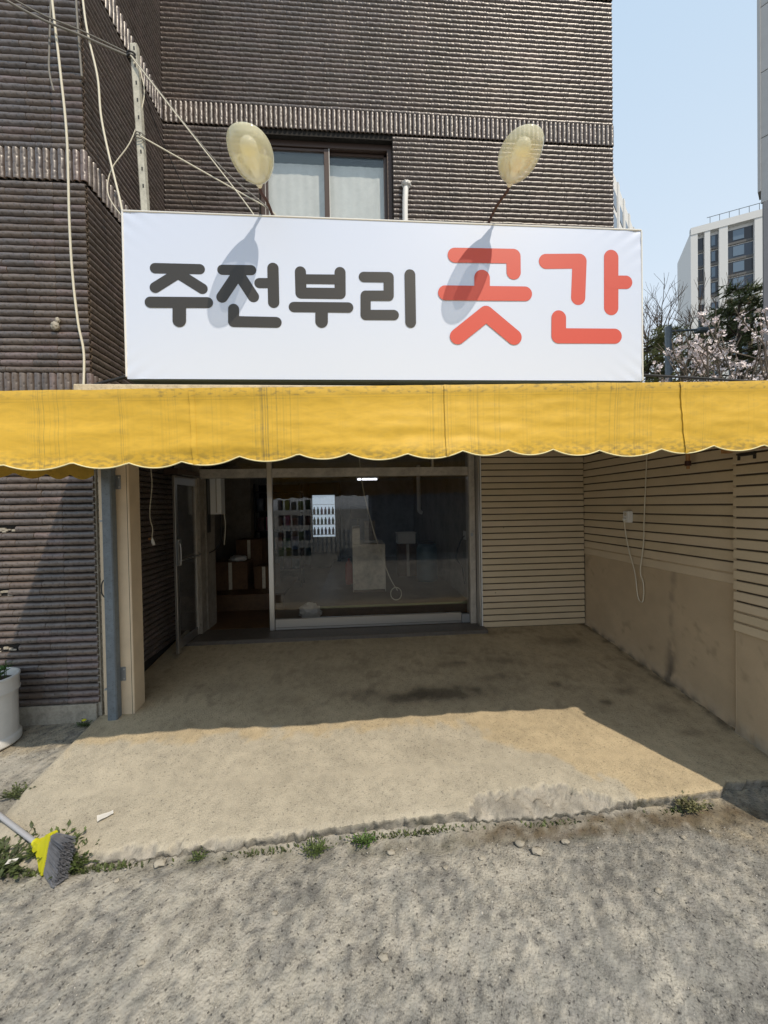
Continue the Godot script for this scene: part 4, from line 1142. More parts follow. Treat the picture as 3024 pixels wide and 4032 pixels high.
# ---------------------------------------------------------------- sign
func build_sign() -> void:
	var t := thing("shop_sign", "long white lightbox sign with black and red Korean lettering above the awning", "sign", Vector3(0.33, 2.64, -2.95))
	var zf := -2.88
	part(t, "box", bc(Vector3(-1.602, 2.66, -3.06), Vector3(2.262, 3.822, -2.884), 0.004), M.signframe)
	# flexible face, pulled tight with puckers at the corners
	var p := PackedVector3Array()
	var nu := 160; var nv := 60
	for j in nv:
		for i in nu:
			var fx := float(i) / (nu - 1); var fy := float(j) / (nv - 1)
			var x := lerpf(-1.606, 2.267, fx); var y := lerpf(3.826, 2.648, fy) + 0.012 * (fx - 0.5) * fy
			var z := zf
			for cx in [0.0, 1.0]:
				for cy in [0.0, 1.0]:
					var dx: float = absf(fx - cx) * 3.87; var dy: float = absf(fy - cy) * 1.18
					z -= 0.0035 * exp(-(dx + dy) * 7.0) * (1.0 + sin(dx * 40.0 - dy * 55.0))
			z += 0.0016 * sin(x * 2.3 + y) * sin(fy * PI)
			p.append(Vector3(x, y, z))
	var mb := MB.new(); mb.grid(nu, nv, p)
	part(t, "face", mb, M.signface)
	var rim := MB.new()
	rim.box(Vector3(0.33, 3.828, -2.895), Vector3(3.88, 0.012, 0.04), 0.003)
	rim.box(Vector3(-1.610, 3.24, -2.895), Vector3(0.012, 1.17, 0.04), 0.003)
	rim.box(Vector3(2.271, 3.24, -2.895), Vector3(0.012, 1.17, 0.04), 0.003)
	part(t, "rim", rim, M.white)
	part(t, "underside", bc(Vector3(-1.60, 2.634, -3.05), Vector3(2.262, 2.657, -2.888), 0.004), M.signunder)
	for x in [-1.3, 0.3, 1.9]:
		part(t, "foot", bc(Vector3(x - 0.03, 2.54, -3.02), Vector3(x + 0.03, 2.633, -2.95)), M.signunder)
	var glyphs := [
		["black", [[[-1.394, 3.429], [-1.086, 3.430], 0.0366], [[-1.397, 3.292], [-1.238, 3.396], [-1.071, 3.291], 0.0379], [[-1.432, 3.187], [-1.037, 3.192], 0.0392], [[-1.233, 3.181], [-1.236, 3.061], 0.0471]]],
		["black", [[[-0.927, 3.430], [-0.724, 3.433], 0.0366], [[-0.934, 3.234], [-0.817, 3.408], [-0.712, 3.242], 0.0405], [[-0.667, 3.341], [-0.582, 3.343], 0.0366], [[-0.568, 3.450], [-0.568, 3.204], 0.0405], [[-0.854, 3.148], [-0.856, 3.060], [-0.553, 3.059], 0.0392]]],
		["black", [[[-0.371, 3.430], [-0.370, 3.276], [-0.084, 3.280], [-0.082, 3.434], 0.0405], [[-0.368, 3.378], [-0.082, 3.383], 0.0353], [[-0.423, 3.173], [-0.027, 3.178], 0.0379], [[-0.222, 3.165], [-0.224, 3.071], 0.0458]]],
		["black", [[[0.093, 3.406], [0.278, 3.409], [0.276, 3.272], [0.104, 3.268], [0.101, 3.126], [0.312, 3.130], 0.0379], [[0.438, 3.431], [0.438, 3.078], 0.0405]]],
		["red", [[[0.783, 3.587], [1.237, 3.593], [1.237, 3.472], 0.0559], [[0.990, 3.423], [0.988, 3.312], 0.0602], [[0.705, 3.303], [1.324, 3.310], 0.0555], [[0.794, 2.977], [1.017, 3.153], [1.234, 2.979], 0.0592]]],
		["red", [[[1.494, 3.561], [1.762, 3.571], [1.748, 3.291], 0.0574], [[2.019, 3.607], [2.015, 3.219], 0.0588], [[2.017, 3.415], [2.138, 3.418], 0.0517], [[1.590, 3.131], [1.588, 2.994], [2.041, 2.998], 0.0583]]]]
	for g in glyphs:
		var lb := MB.new()
		var k := 0
		for s in g[1]:
			var pts := PackedVector2Array()
			for q in s.size() - 1: pts.append(Vector2(s[q][0], s[q][1]) * 1000.0)
			for poly in Geometry2D.offset_polyline(pts, s[s.size() - 1] * 1000.0, Geometry2D.JOIN_ROUND, Geometry2D.END_ROUND):
				var tri := Geometry2D.triangulate_polygon(poly)
				var z := zf + 0.0024 + 0.0004 * k
				for i in range(0, tri.size(), 3):
					var a := Vector3(poly[tri[i]].x / 1000.0, poly[tri[i]].y / 1000.0, z); var b := Vector3(poly[tri[i + 1]].x / 1000.0, poly[tri[i + 1]].y / 1000.0, z); var d := Vector3(poly[tri[i + 2]].x / 1000.0, poly[tri[i + 2]].y / 1000.0, z)
					if (b - a).cross(d - a).z > 0: lb.tri(a, b, d)
					else: lb.tri(a, d, b)
			k += 1
		part(t, "letter", lb, M.black_print if g[0] == "black" else M.red_print)

# ---------------------------------------------------------------- the two egg lamps
func build_lamps() -> void:
	lamp(Vector3(-0.612, 3.935, -2.50), 0.03, Vector3(-0.57, 3.80, -2.99), "left of the two pale egg-shaped flood lamps, above the black lettering")
	lamp(Vector3(1.12, 4.008, -2.49), -0.12, Vector3(1.06, 3.80, -2.99), "right of the two pale egg-shaped flood lamps, above the red lettering")
func lamp(ce: Vector3, yaw: float, foot: Vector3, label: String) -> void:
	var t := thing("flood_lamp", label, "lamp", Vector3(foot.x, 3.83, -2.95), "egg lamps over the sign")
	# own axes: the egg lies level, +z out over the street, bowl of clear plastic below
	var x := Transform3D(Basis(Vector3.UP, yaw) * Basis(Vector3.RIGHT, 0.03), ce)
	var egg := PackedVector3Array(); var top := PackedVector3Array()
	for j in 27:
		var th := PI * j / 26.0
		var zz := 0.195 * cos(th)
		var rr := pow(maxf(sin(th), 0.0), 0.86) * (1.0 + 0.06 * cos(th))
		for i in 37:
			var ph := TAU * i / 36.0
			egg.append(x * Vector3(cos(ph) * rr * 0.137, sin(ph) * rr * (0.045 if sin(ph) > 0 else 0.118), zz))
	var em := MB.new(); em.grid(37, 27, egg, PackedColorArray(), PackedVector2Array(), false)
	part(t, "lens", em, M.lens)
	for j in 21:
		var th := PI * (0.60 + 0.39 * j / 20.0)
		var rr := sin(th) * (1.0 + 0.10 * cos(th))
		for i in 19:
			var ph := PI * i / 18.0
			top.append(x * Vector3(cos(ph) * (rr * 0.137 + 0.003), 0.004 + sin(ph) * (rr * 0.048 + 0.003), 0.198 * cos(th)))
	var bm := MB.new(); bm.grid(19, 21, top, PackedColorArray(), PackedVector2Array(), false)
	part(t, "housing", bm, M.lamphousing)
	var bulb := MB.new()
	var bp := PackedVector2Array()
	for k in 13:
		var a := -PI * 0.5 + PI * k / 12.0
		bp.append(Vector2(maxf(0.0, cos(a)) * 0.052, 0.05 * sin(a) + (0.05 if a > 0 else -0.05)))
	bulb.lathe(bp, 20, x * Transform3D(Basis(Vector3.RIGHT, PI * 0.5), Vector3(0.0, -0.02, 0.02)))
	part(t, "bulb", bulb, M.lampbulb)
	var sk := MB.new()
	sk.tube(PackedVector3Array([x * Vector3(0, -0.015, -0.07), x * Vector3(0, -0.01, -0.15)]), [0.030, 0.022], 14)
	part(t, "socket", sk, M.lampbulb)
	var nk := MB.new()
	nk.tube(PackedVector3Array([x * Vector3(0, -0.005, -0.165), x * Vector3(0, -0.008, -0.20), x * Vector3(0, -0.012, -0.245)]), [0.045, 0.034, 0.016], 14)
	part(t, "neck", nk, M.lamphousing)
	var e := x * Vector3(0, -0.012, -0.24)
	var pts := [foot, foot + Vector3(0.0, 0.06, 0.02), foot.lerp(e, 0.5) + Vector3(0.0, 0.05, 0.0), e + Vector3(0, -0.012, -0.05), e]
	part(t, "stem", tb(curve(pts, 8), 0.0105, 8), M.brownmetal)

# ---------------------------------------------------------------- pole and wires
func build_pole_and_wires() -> void:
	var t := thing("cable_pole", "cream slotted angle-steel pole standing behind the left end of the sign", "pole", Vector3(-1.53, 2.54, -3.12))
	var pm := MB.new()
	var ax := Basis(Vector3.BACK, 0.04)
	pm.box(Vector3(0, 1.36, 0), Vector3(0.048, 2.76, 0.003), 0.0, Transform3D(ax, Vector3(-1.52, 2.54, -3.12)))
	pm.box(Vector3(0.024, 1.36, -0.016), Vector3(0.003, 2.76, 0.035), 0.0, Transform3D(ax, Vector3(-1.52, 2.54, -3.12)))
	pm.box(Vector3(-0.024, 1.36, -0.016), Vector3(0.003, 2.76, 0.035), 0.0, Transform3D(ax, Vector3(-1.52, 2.54, -3.12)))
	part(t, "channel", pm, M.polepaint)
	var sl := MB.new()
	for k in 9:
		sl.box(Vector3(0.004, 2.70 - 0.13 * k, 0.003), Vector3(0.010, 0.026, 0.002), 0.0, Transform3D(ax, Vector3(-1.52, 2.54, -3.12)))
	part(t, "slots", sl, M.darkmetal)
	var tie := []
	for k in 29:
		var a := TAU * k / 7.0
		tie.append(Vector3(-1.645 + 0.034 * cos(a), 5.16 + 0.0016 * k + 0.01 * sin(a * 0.5), -3.13 + 0.034 * sin(a)))
	part(t, "cable_tie", tb(tie, 0.006, 6), M.wireblack)
	var tie2 := []
	for k in 22:
		var a := TAU * k / 7.0
		tie2.append(Vector3(-1.60 + 0.036 * cos(a), 4.54 + 0.003 * k, -3.13 + 0.036 * sin(a)))
	part(t, "wire_wrap", tb(tie2, 0.004, 6), M.wiregrey)
	var w := [
		["service_wire", "twisted grey service wire running from upper left to the cable pole", M.wiregrey, 0.008, [Vector3(-3.6, 5.80, -2.6), Vector3(-2.47, 5.40, -3.0), Vector3(-1.95, 5.25, -3.08), Vector3(-1.65, 5.17, -3.12)]],
		["service_wire", "thinner twin of the service wire just above it at the upper left", M.wiregrey, 0.005, [Vector3(-3.6, 5.86, -2.6), Vector3(-2.47, 5.44, -3.0), Vector3(-1.95, 5.285, -3.08), Vector3(-1.65, 5.19, -3.12)]],
		["drop_wire", "pale wire from the pole top to the sign behind the left lamp, lower of two", M.wirewhite, 0.0045, [Vector3(-1.64, 5.16, -3.10), Vector3(-1.35, 4.76, -3.05), Vector3(-0.75, 3.95, -2.98), Vector3(-0.70, 3.82, -2.98)]],
		["drop_wire", "dark wire from the pole top to the sign behind the left lamp, upper of two", M.wiregrey, 0.0045, [Vector3(-1.63, 5.155, -3.10), Vector3(-1.02, 4.36, -3.05), Vector3(-0.62, 3.97, -2.99), Vector3(-0.52, 3.82, -2.98)]],
		["stay_wire", "pale straight wire from halfway up the pole to the left lamp stem", M.wirewhite, 0.005, [Vector3(-1.58, 4.55, -3.09), Vector3(-0.86, 4.13, -3.04), Vector3(-0.60, 3.96, -3.0), Vector3(-0.50, 3.82, -2.98)]],
		["wall_cable", "long cream cable hanging down the front wing to the awning corner", M.wirewhite, 0.0085, [Vector3(-2.25, 6.3, -3.12), Vector3(-2.20, 5.55, -3.11), Vector3(-2.158, 5.04, -3.11), Vector3(-2.13, 4.54, -3.12), Vector3(-2.136, 3.9, -3.13), Vector3(-2.13, 3.50, -3.14), Vector3(-2.10, 3.15, -3.14), Vector3(-2.065, 2.92, -3.14), Vector3(-2.05, 2.60, -3.10)]],
		["loose_cable", "short dirty cable end dangling beside the long cream cable", M.wiregrey, 0.007, [Vector3(-2.21, 5.65, -3.12), Vector3(-2.235, 5.22, -3.12), Vector3(-2.242, 5.03, -3.12), Vector3(-2.215, 4.88, -3.12)]],
		["loose_cable", "short grey cable end hanging at the corner of the front wing", M.wiregrey, 0.008, [Vector3(-2.05, 6.0, -3.13), Vector3(-2.035, 5.55, -3.12), Vector3(-2.022, 5.23, -3.12), Vector3(-2.01, 5.0, -3.12)]],
		["wall_cable", "cream cable sagging from the upper left to the sign's top left corner", M.wirewhite, 0.0075, [Vector3(-2.05, 6.2, -3.15), Vector3(-1.985, 5.55, -3.12), Vector3(-1.942, 5.28, -3.10), Vector3(-1.878, 4.97, -3.09), Vector3(-1.855, 4.68, -3.08), Vector3(-1.802, 4.39, -3.07), Vector3(-1.70, 3.98, -3.03), Vector3(-1.66, 3.75, -3.0)]],
		["thin_lead", "thin pale lead looping beside the pole down to the sign corner", M.wirewhite, 0.004, [Vector3(-1.60, 5.12, -3.14), Vector3(-1.57, 4.9, -3.14), Vector3(-1.66, 4.55, -3.12), Vector3(-1.80, 4.30, -3.10), Vector3(-1.82, 4.10, -3.08), Vector3(-1.72, 3.93, -3.05), Vector3(-1.63, 3.84, -2.96)]],
		["telephone_wire", "thin dark wire crossing the corner shadow behind the pole", M.wireblack, 0.004, [Vector3(-1.62, 5.14, -3.14), Vector3(-1.65, 5.0, -3.5), Vector3(-1.45, 4.5, -3.9), Vector3(-1.2, 4.1, -3.9), Vector3(-1.1, 3.6, -3.7)]],
		["rear_cable", "black cable running level behind the awning at the right", M.wireblack, 0.011, [Vector3(2.2, 2.845, -3.25), Vector3(3.0, 2.828, -3.3), Vector3(4.2, 2.82, -3.4), Vector3(7.0, 2.95, -3.8)]],
		["floor_lead", "black lead lying on the porch roof at the sign's lower left", M.wireblack, 0.012, [Vector3(-1.90, 2.60, -2.95), Vector3(-1.85, 2.625, -2.95), Vector3(-1.74, 2.66, -2.96), Vector3(-1.62, 2.69, -2.98), Vector3(-1.50, 2.66, -3.10)]],
		["floor_lead", "rusty brown lead lying on the porch roof beneath the black one", M.brownmetal, 0.010, [Vector3(-1.92, 2.596, -2.90), Vector3(-1.78, 2.598, -2.89), Vector3(-1.62, 2.60, -2.90), Vector3(-1.45, 2.60, -2.93)]]]
	for e in w:
		single(e[0], tb(curve(e[4], 8), e[3], 6), e[2], e[1], "wire")
	# foamed pipe end left of the window
	var fp := thing("foam_pipe", "white foam-wrapped pipe stub rising behind the sign right of the window", "pipe", Vector3(0.63, 4.5, -4.44))
	part(fp, "sleeve", tb(curve([Vector3(0.625, 3.6, -4.42), Vector3(0.63, 5.0, -4.44), Vector3(0.64, 5.30, -4.45), Vector3(0.65, 5.40, -4.47)]), 0.033, 10), M.white)
	var fm := MB.new(); crumple(fm, Vector3(0.65, 5.415, -4.46), Vector3(0.055, 0.03, 0.05), 9)
	part(fp, "foam", fm, M.white)
	# torn anchor on the wing wall
	var ta := MB.new(); crumple(ta, Vector3(-2.29, 3.14, -3.17), Vector3(0.028, 0.032, 0.02), 19)
	crumple(ta, Vector3(-2.275, 3.185, -3.175), Vector3(0.014, 0.022, 0.014), 21)
	single("anchor_lump", ta, M.chip, "lump of pale mortar left on the front wing beside the cream cable", "mortar")
	# cord with a plug hanging in the passage
	var cd := thing("hanging_plug", "thin white cord with a plug hanging in the dark passage", "cord", Vector3(-1.82, 1.38, -3.6))
	part(cd, "cord", tb(curve([Vector3(-1.825, 2.46, -3.6), Vector3(-1.825, 2.10, -3.6), Vector3(-1.819, 1.93, -3.6), Vector3(-1.842, 1.72, -3.6), Vector3(-1.842, 1.62, -3.6), Vector3(-1.824, 1.54, -3.6), Vector3(-1.831, 1.45, -3.6)]), 0.0042, 6), M.wirewhite)
	part(cd, "plug", tb([Vector3(-1.831, 1.45, -3.6), Vector3(-1.826, 1.42, -3.6), Vector3(-1.815, 1.39, -3.6)], [0.008, 0.015, 0.013], 8), M.white)
	part(cd, "tag", bc(Vector3(-1.860, 1.435, -3.602), Vector3(-1.835, 1.455, -3.596)), M.orange)

func build_left_details() -> void:
	# flower pot cut by the frame's left edge
	var t := thing("flower_pot", "tall white glazed flower pot against the tiled wing wall", "flower pot", Vector3(-2.69, 0.035, -2.98))
	var pm := MB.new()
	var px := Transform3D(Basis.IDENTITY, Vector3(-2.69, 0.02, -2.98))
	pm.lathe(PackedVector2Array([Vector2(0.0, 0.0), Vector2(0.172, 0.0), Vector2(0.178, 0.012), Vector2(0.178, 0.05), Vector2(0.170, 0.062), Vector2(0.163, 0.07), Vector2(0.163, 0.34), Vector2(0.165, 0.37), Vector2(0.176, 0.378), Vector2(0.178, 0.39), Vector2(0.172, 0.40), Vector2(0.172, 0.465), Vector2(0.178, 0.478), Vector2(0.178, 0.49), Vector2(0.170, 0.495), Vector2(0.158, 0.49), Vector2(0.152, 0.43), Vector2(0.0, 0.43)]), 48, px)
	part(t, "pot", pm, M.pot)
	part(t, "soil", tb([Vector3(-2.69, 0.451, -2.98), Vector3(-2.69, 0.462, -2.98)], 0.15, 24), M.soil)
	var pl := thing("pot_plant", "small leafy green plant growing in the white pot", "plant", Vector3(-2.72, 0.46, -2.98))
	var lm := MB.new()
	for s in 9:
		var a := rng.randf() * TAU
		var b0 := Vector3(-2.67 + 0.09 * cos(a), 0.46, -2.98 + 0.09 * sin(a))
		var h := rng.randf_range(0.06, 0.15)
		lm.col = Color(0.07, 0.10, 0.03)
		lm.tube(PackedVector3Array([b0, b0 + Vector3(0.01, h, 0.01)]), 0.003, 5)
		for k in 9:
			var d := rng.randf() * TAU
			lm.col = Color(0.07, 0.15, 0.035) * rng.randf_range(0.8, 1.5)
			leaf(lm, b0 + Vector3(0.01, h * rng.randf_range(0.4, 1.0), 0.01), Vector3(cos(d), 0.5, sin(d)).normalized(), rng.randf_range(0.035, 0.06), 0.6)
	part(pl, "leaves", lm, M.leaf)

func leaf(mb: MB, o: Vector3, dir: Vector3, l: float, wide: float) -> void:
	var s := dir.cross(Vector3.UP).normalized() * l * wide * 0.5
	var u := s.cross(dir).normalized()
	var a := o; var b := o + dir * l * 0.5 + u * l * 0.06; var e := o + dir * l - u * l * 0.12
	mb.tri(a, b + s - u * l * 0.04, b); mb.tri(a, b, b - s - u * l * 0.04)
	mb.tri(b, b + s - u * l * 0.04, e); mb.tri(b, e, b - s - u * l * 0.04)

# ---------------------------------------------------------------- beyond
func branch(mb: MB, o: Vector3, dir: Vector3, l: float, r: float, depth: int, tips: Array, spread: float, rise: float) -> void:
	var pts := [o]
	var d := dir
	var q := o
	for k in 4:
		d = (d + Vector3(rng.randf_range(-1, 1), rng.randf_range(-0.6, 1.0) * rise, rng.randf_range(-1, 1)) * 0.16).normalized()
		q += d * l / 4.0
		pts.append(q)
	mb.tube(PackedVector3Array(pts), [r, r * 0.9, r * 0.8, r * 0.7, r * 0.6], 6 if depth > 1 else 4, depth == 0)
	tips.append([pts[2], d, depth]); tips.append([pts[3], d, depth]); tips.append([pts[4], d, depth])
	if depth <= 0: return
	var n := 3 if depth > 1 else 4
	for k in n:
		var nd := (d + Vector3(rng.randf_range(-1, 1), rng.randf_range(-0.5, 1.0) * rise, rng.randf_range(-1, 1)) * spread).normalized()
		branch(mb, pts[4] if k < 2 else pts[3], nd, l * rng.randf_range(0.62, 0.85), r * 0.6, depth - 1, tips, spread, rise)

func pine(nm: String, label: String, at: Vector3, h: float, w: float, dense: int, col: Color) -> void:
	var t := thing(nm, label, "tree", at, "evergreens beyond the wall")
	var tm := MB.new()
	tm.tube(PackedVector3Array([at, at + Vector3(0.1, h * 0.4, 0), at + Vector3(-0.05, h * 0.75, 0.05), at + Vector3(0, h * 0.95, 0)]), [0.14, 0.11, 0.07, 0.02], 8)
	var fm := MB.new()
	for k in 46:
		var f := rng.randf()
		var y := h * (0.38 + 0.60 * f)
		var a := rng.randf() * TAU
		var l := w * (1.0 - 0.62 * f * f) * rng.randf_range(0.5, 1.1)
		var o := at + Vector3(0, y, 0)
		var e := o + Vector3(cos(a) * l, l * rng.randf_range(-0.05, 0.4), sin(a) * l)
		tm.tube(PackedVector3Array([o, (o + e) * 0.5 + Vector3(0, 0.06, 0), e]), [0.035, 0.022, 0.008], 4)
		for j in dense:
			var g := rng.randf_range(0.35, 1.05)
			var c := o.lerp(e, g) + Vector3(rng.randf_range(-1, 1), rng.randf_range(-0.6, 0.8), rng.randf_range(-1, 1)) * 0.22
			fm.col = col * rng.randf_range(0.6, 1.5)
			for m in 5:
				var d := Vector3(rng.randf_range(-1, 1), rng.randf_range(-0.4, 1), rng.randf_range(-1, 1)).normalized()
				var s := d.cross(Vector3(rng.randf(), rng.randf(), rng.randf())).normalized() * 0.03
				fm.tri(c - s, c + s, c + d * rng.randf_range(0.16, 0.30))
	part(t, "trunk", tm, M.bark)
	part(t, "crown", fm, M.foliage)

func build_background() -> void:
	# rising slope behind the plot
	var p := PackedVector3Array()
	var nn := nz(801, 0.08, 4)
	for j in 40:
		for i in 60:
			var x := 4.0 + 66.0 * i / 59.0; var z := -9.5 - 50.0 * j / 39.0
			var hgt := 7.5 * sm(-10.0, -26.0, z) * sm(4.0, 9.0, x) + 0.7 * nn.get_noise_2d(x, z) - 0.6
			p.append(Vector3(x, hgt, z))
	var hm := MB.new(); hm.grid(60, 40, p, PackedColorArray(), PackedVector2Array(), true)
	structure("hillside", hm, M.hill)
	# cherry trees in blossom
	var specs := [[Vector3(8.95, 0.05, -8.2), 2.6, 71, "blossoming cherry tree in front of the grey tower"], [Vector3(8.75, 0.05, -8.9), 2.3, 72, "blossoming cherry tree left of the larger one, beside the lamp post"]]
	for s in specs:
		rng.seed = s[2]
		var at: Vector3 = s[0]
		var t := thing("cherry_tree", s[3], "tree", at, "cherry trees beyond the wall")
		var tm := MB.new(); var tips := []
		tm.tube(PackedVector3Array([at, at + Vector3(0.06, 1.2, 0), at + Vector3(0.0, s[1], 0.05)]), [0.13, 0.10, 0.085], 9)
		for k in 5:
			var a := TAU * k / 5.0 + rng.randf()
			branch(tm, at + Vector3(0, s[1] * (0.72 + 0.07 * k), 0), Vector3(cos(a) * 0.55, 1.0, sin(a) * 0.45).normalized(), 1.7, 0.045, 2, tips, 0.8, 1.0)
		part(t, "trunk", tm, M.bark_light)
		var fm := MB.new()
		for tp in tips:
			if tp[2] > 1 or rng.randf() < 0.60: continue
			for k in rng.randi_range(4, 11):
				var c: Vector3 = tp[0] + Vector3(rng.randf_range(-1, 1), rng.randf_range(-1, 1), rng.randf_range(-1, 1)) * 0.085
				var v := rng.randf_range(0.78, 0.95)
				fm.col = Color(v, v * 0.89, v * 0.88)
				blossom(fm, c, rng.randf_range(0.030, 0.050))
		part(t, "blossom", fm, M.petal)
	rng.seed = 991
	pine("pine_tree", "olive green pine just right of the sign, behind the lamp post", Vector3(10.75, 0.3, -13.4), 7.5, 1.9, 24, Color(0.19, 0.19, 0.07))
	pine("pine_tree", "darker pine between the lamp post and the cherry trees", Vector3(14.0, 1.2, -15.5), 8.2, 2.2, 22, Color(0.12, 0.13, 0.05))
	pine("pine_tree", "brownish pine hidden low behind the cherry blossom", Vector3(16.8, 1.0, -15.2), 9.6, 2.3, 22, Color(0.15, 0.14, 0.06))
	pine("pine_tree", "tall dark pine at the foot of the grey tower", Vector3(13.3, 0.4, -12.4), 8.8, 1.8, 22, Color(0.09, 0.11, 0.04))
	# bare tree
	rng.seed = 455
	var bt := thing("bare_tree", "leafless round-crowned tree behind the pines right of the sign", "tree", Vector3(26.2, 6.4, -30.5))
	var bm := MB.new(); var tips2 := []
	bm.tube(PackedVector3Array([Vector3(26.2, 6.0, -30.5), Vector3(26.2, 9.0, -30.5), Vector3(26.3, 11.0, -30.5)]), [0.28, 0.22, 0.18], 8)
	for k in 7:
		var a := TAU * k / 7.0 + rng.randf_range(-0.3, 0.3)
		branch(bm, Vector3(26.25, 10.0 + 0.25 * k, -30.5), Vector3(cos(a) * 0.75, 1.0, sin(a) * 0.6).normalized(), 2.9, 0.12, 4, tips2, 0.62, 1.0)
	part(bt, "branches", bm, M.bark)
	# undergrowth as one mass
	var um := MB.new()
	for k in 5200:
		var x := rng.randf_range(6.5, 34.0); var z := rng.randf_range(-13.0, -27.0)
		var gy := 7.5 * sm(-10.0, -26.0, z) * sm(4.0, 9.0, x)
		var c := Vector3(x, gy + rng.randf_range(-0.2, 1.5), z)
		var b := rng.randf_range(0.6, 1.5)
		um.col = [Color(0.10, 0.085, 0.045), Color(0.06, 0.065, 0.025), Color(0.13, 0.10, 0.06)][rng.randi() % 3] * b
		var s := rng.randf_range(0.06, 0.16)
		var d1 := Vector3(rng.randf_range(-1, 1), rng.randf_range(-1, 1), rng.randf_range(-1, 1)).normalized() * s
		var d2 := d1.cross(Vector3(rng.randf_range(-1, 1), rng.randf_range(-1, 1), rng.randf_range(-1, 1))).normalized() * s
		um.tri(c - d1, c + d1, c + d2)
	var uo := single("undergrowth", um, M.foliage, "brown and olive scrub covering the slope behind the trees", "scrub")
	uo.set_meta("kind", "stuff")
	# lamp post
	var lp := thing("lamp_post", "grey steel lamp post with a side arm beyond the awning", "lamp post", Vector3(10.37, 0.0, -12.0))
	part(lp, "pole", tb([Vector3(10.37, 0.0, -12.0), Vector3(10.37, 7.45, -12.0)], [0.12, 0.10], 12), M.greypipe)
	part(lp, "arm", tb([Vector3(10.37, 7.30, -12.0), Vector3(11.5, 7.38, -12.0)], 0.035, 8), M.greypipe)
	part(lp, "lamp_head", bc(Vector3(11.35, 7.28, -12.12), Vector3(11.95, 7.42, -11.88), 0.03), M.greypipe)
	build_apartments()
	build_grey_tower()

func blossom(mb: MB, c: Vector3, r: float) -> void:
	var n := Vector3(rng.randf_range(-1, 1), rng.randf_range(-0.5, 1), rng.randf_range(-0.3, 1)).normalized()
	var u := n.cross(Vector3(0.3, 0.9, 0.2)).normalized(); var w := n.cross(u)
	for k in 3:
		var a := TAU * k / 3.0
		var d := u * cos(a) + w * sin(a); var s := n.cross(d) * r * 0.75
		mb.quad(c, c + d * r * 0.7 + s * 0.8 + n * r * 0.2, c + d * r * 1.15 + n * r * 0.3, c + d * r * 0.7 - s * 0.8 + n * r * 0.2)

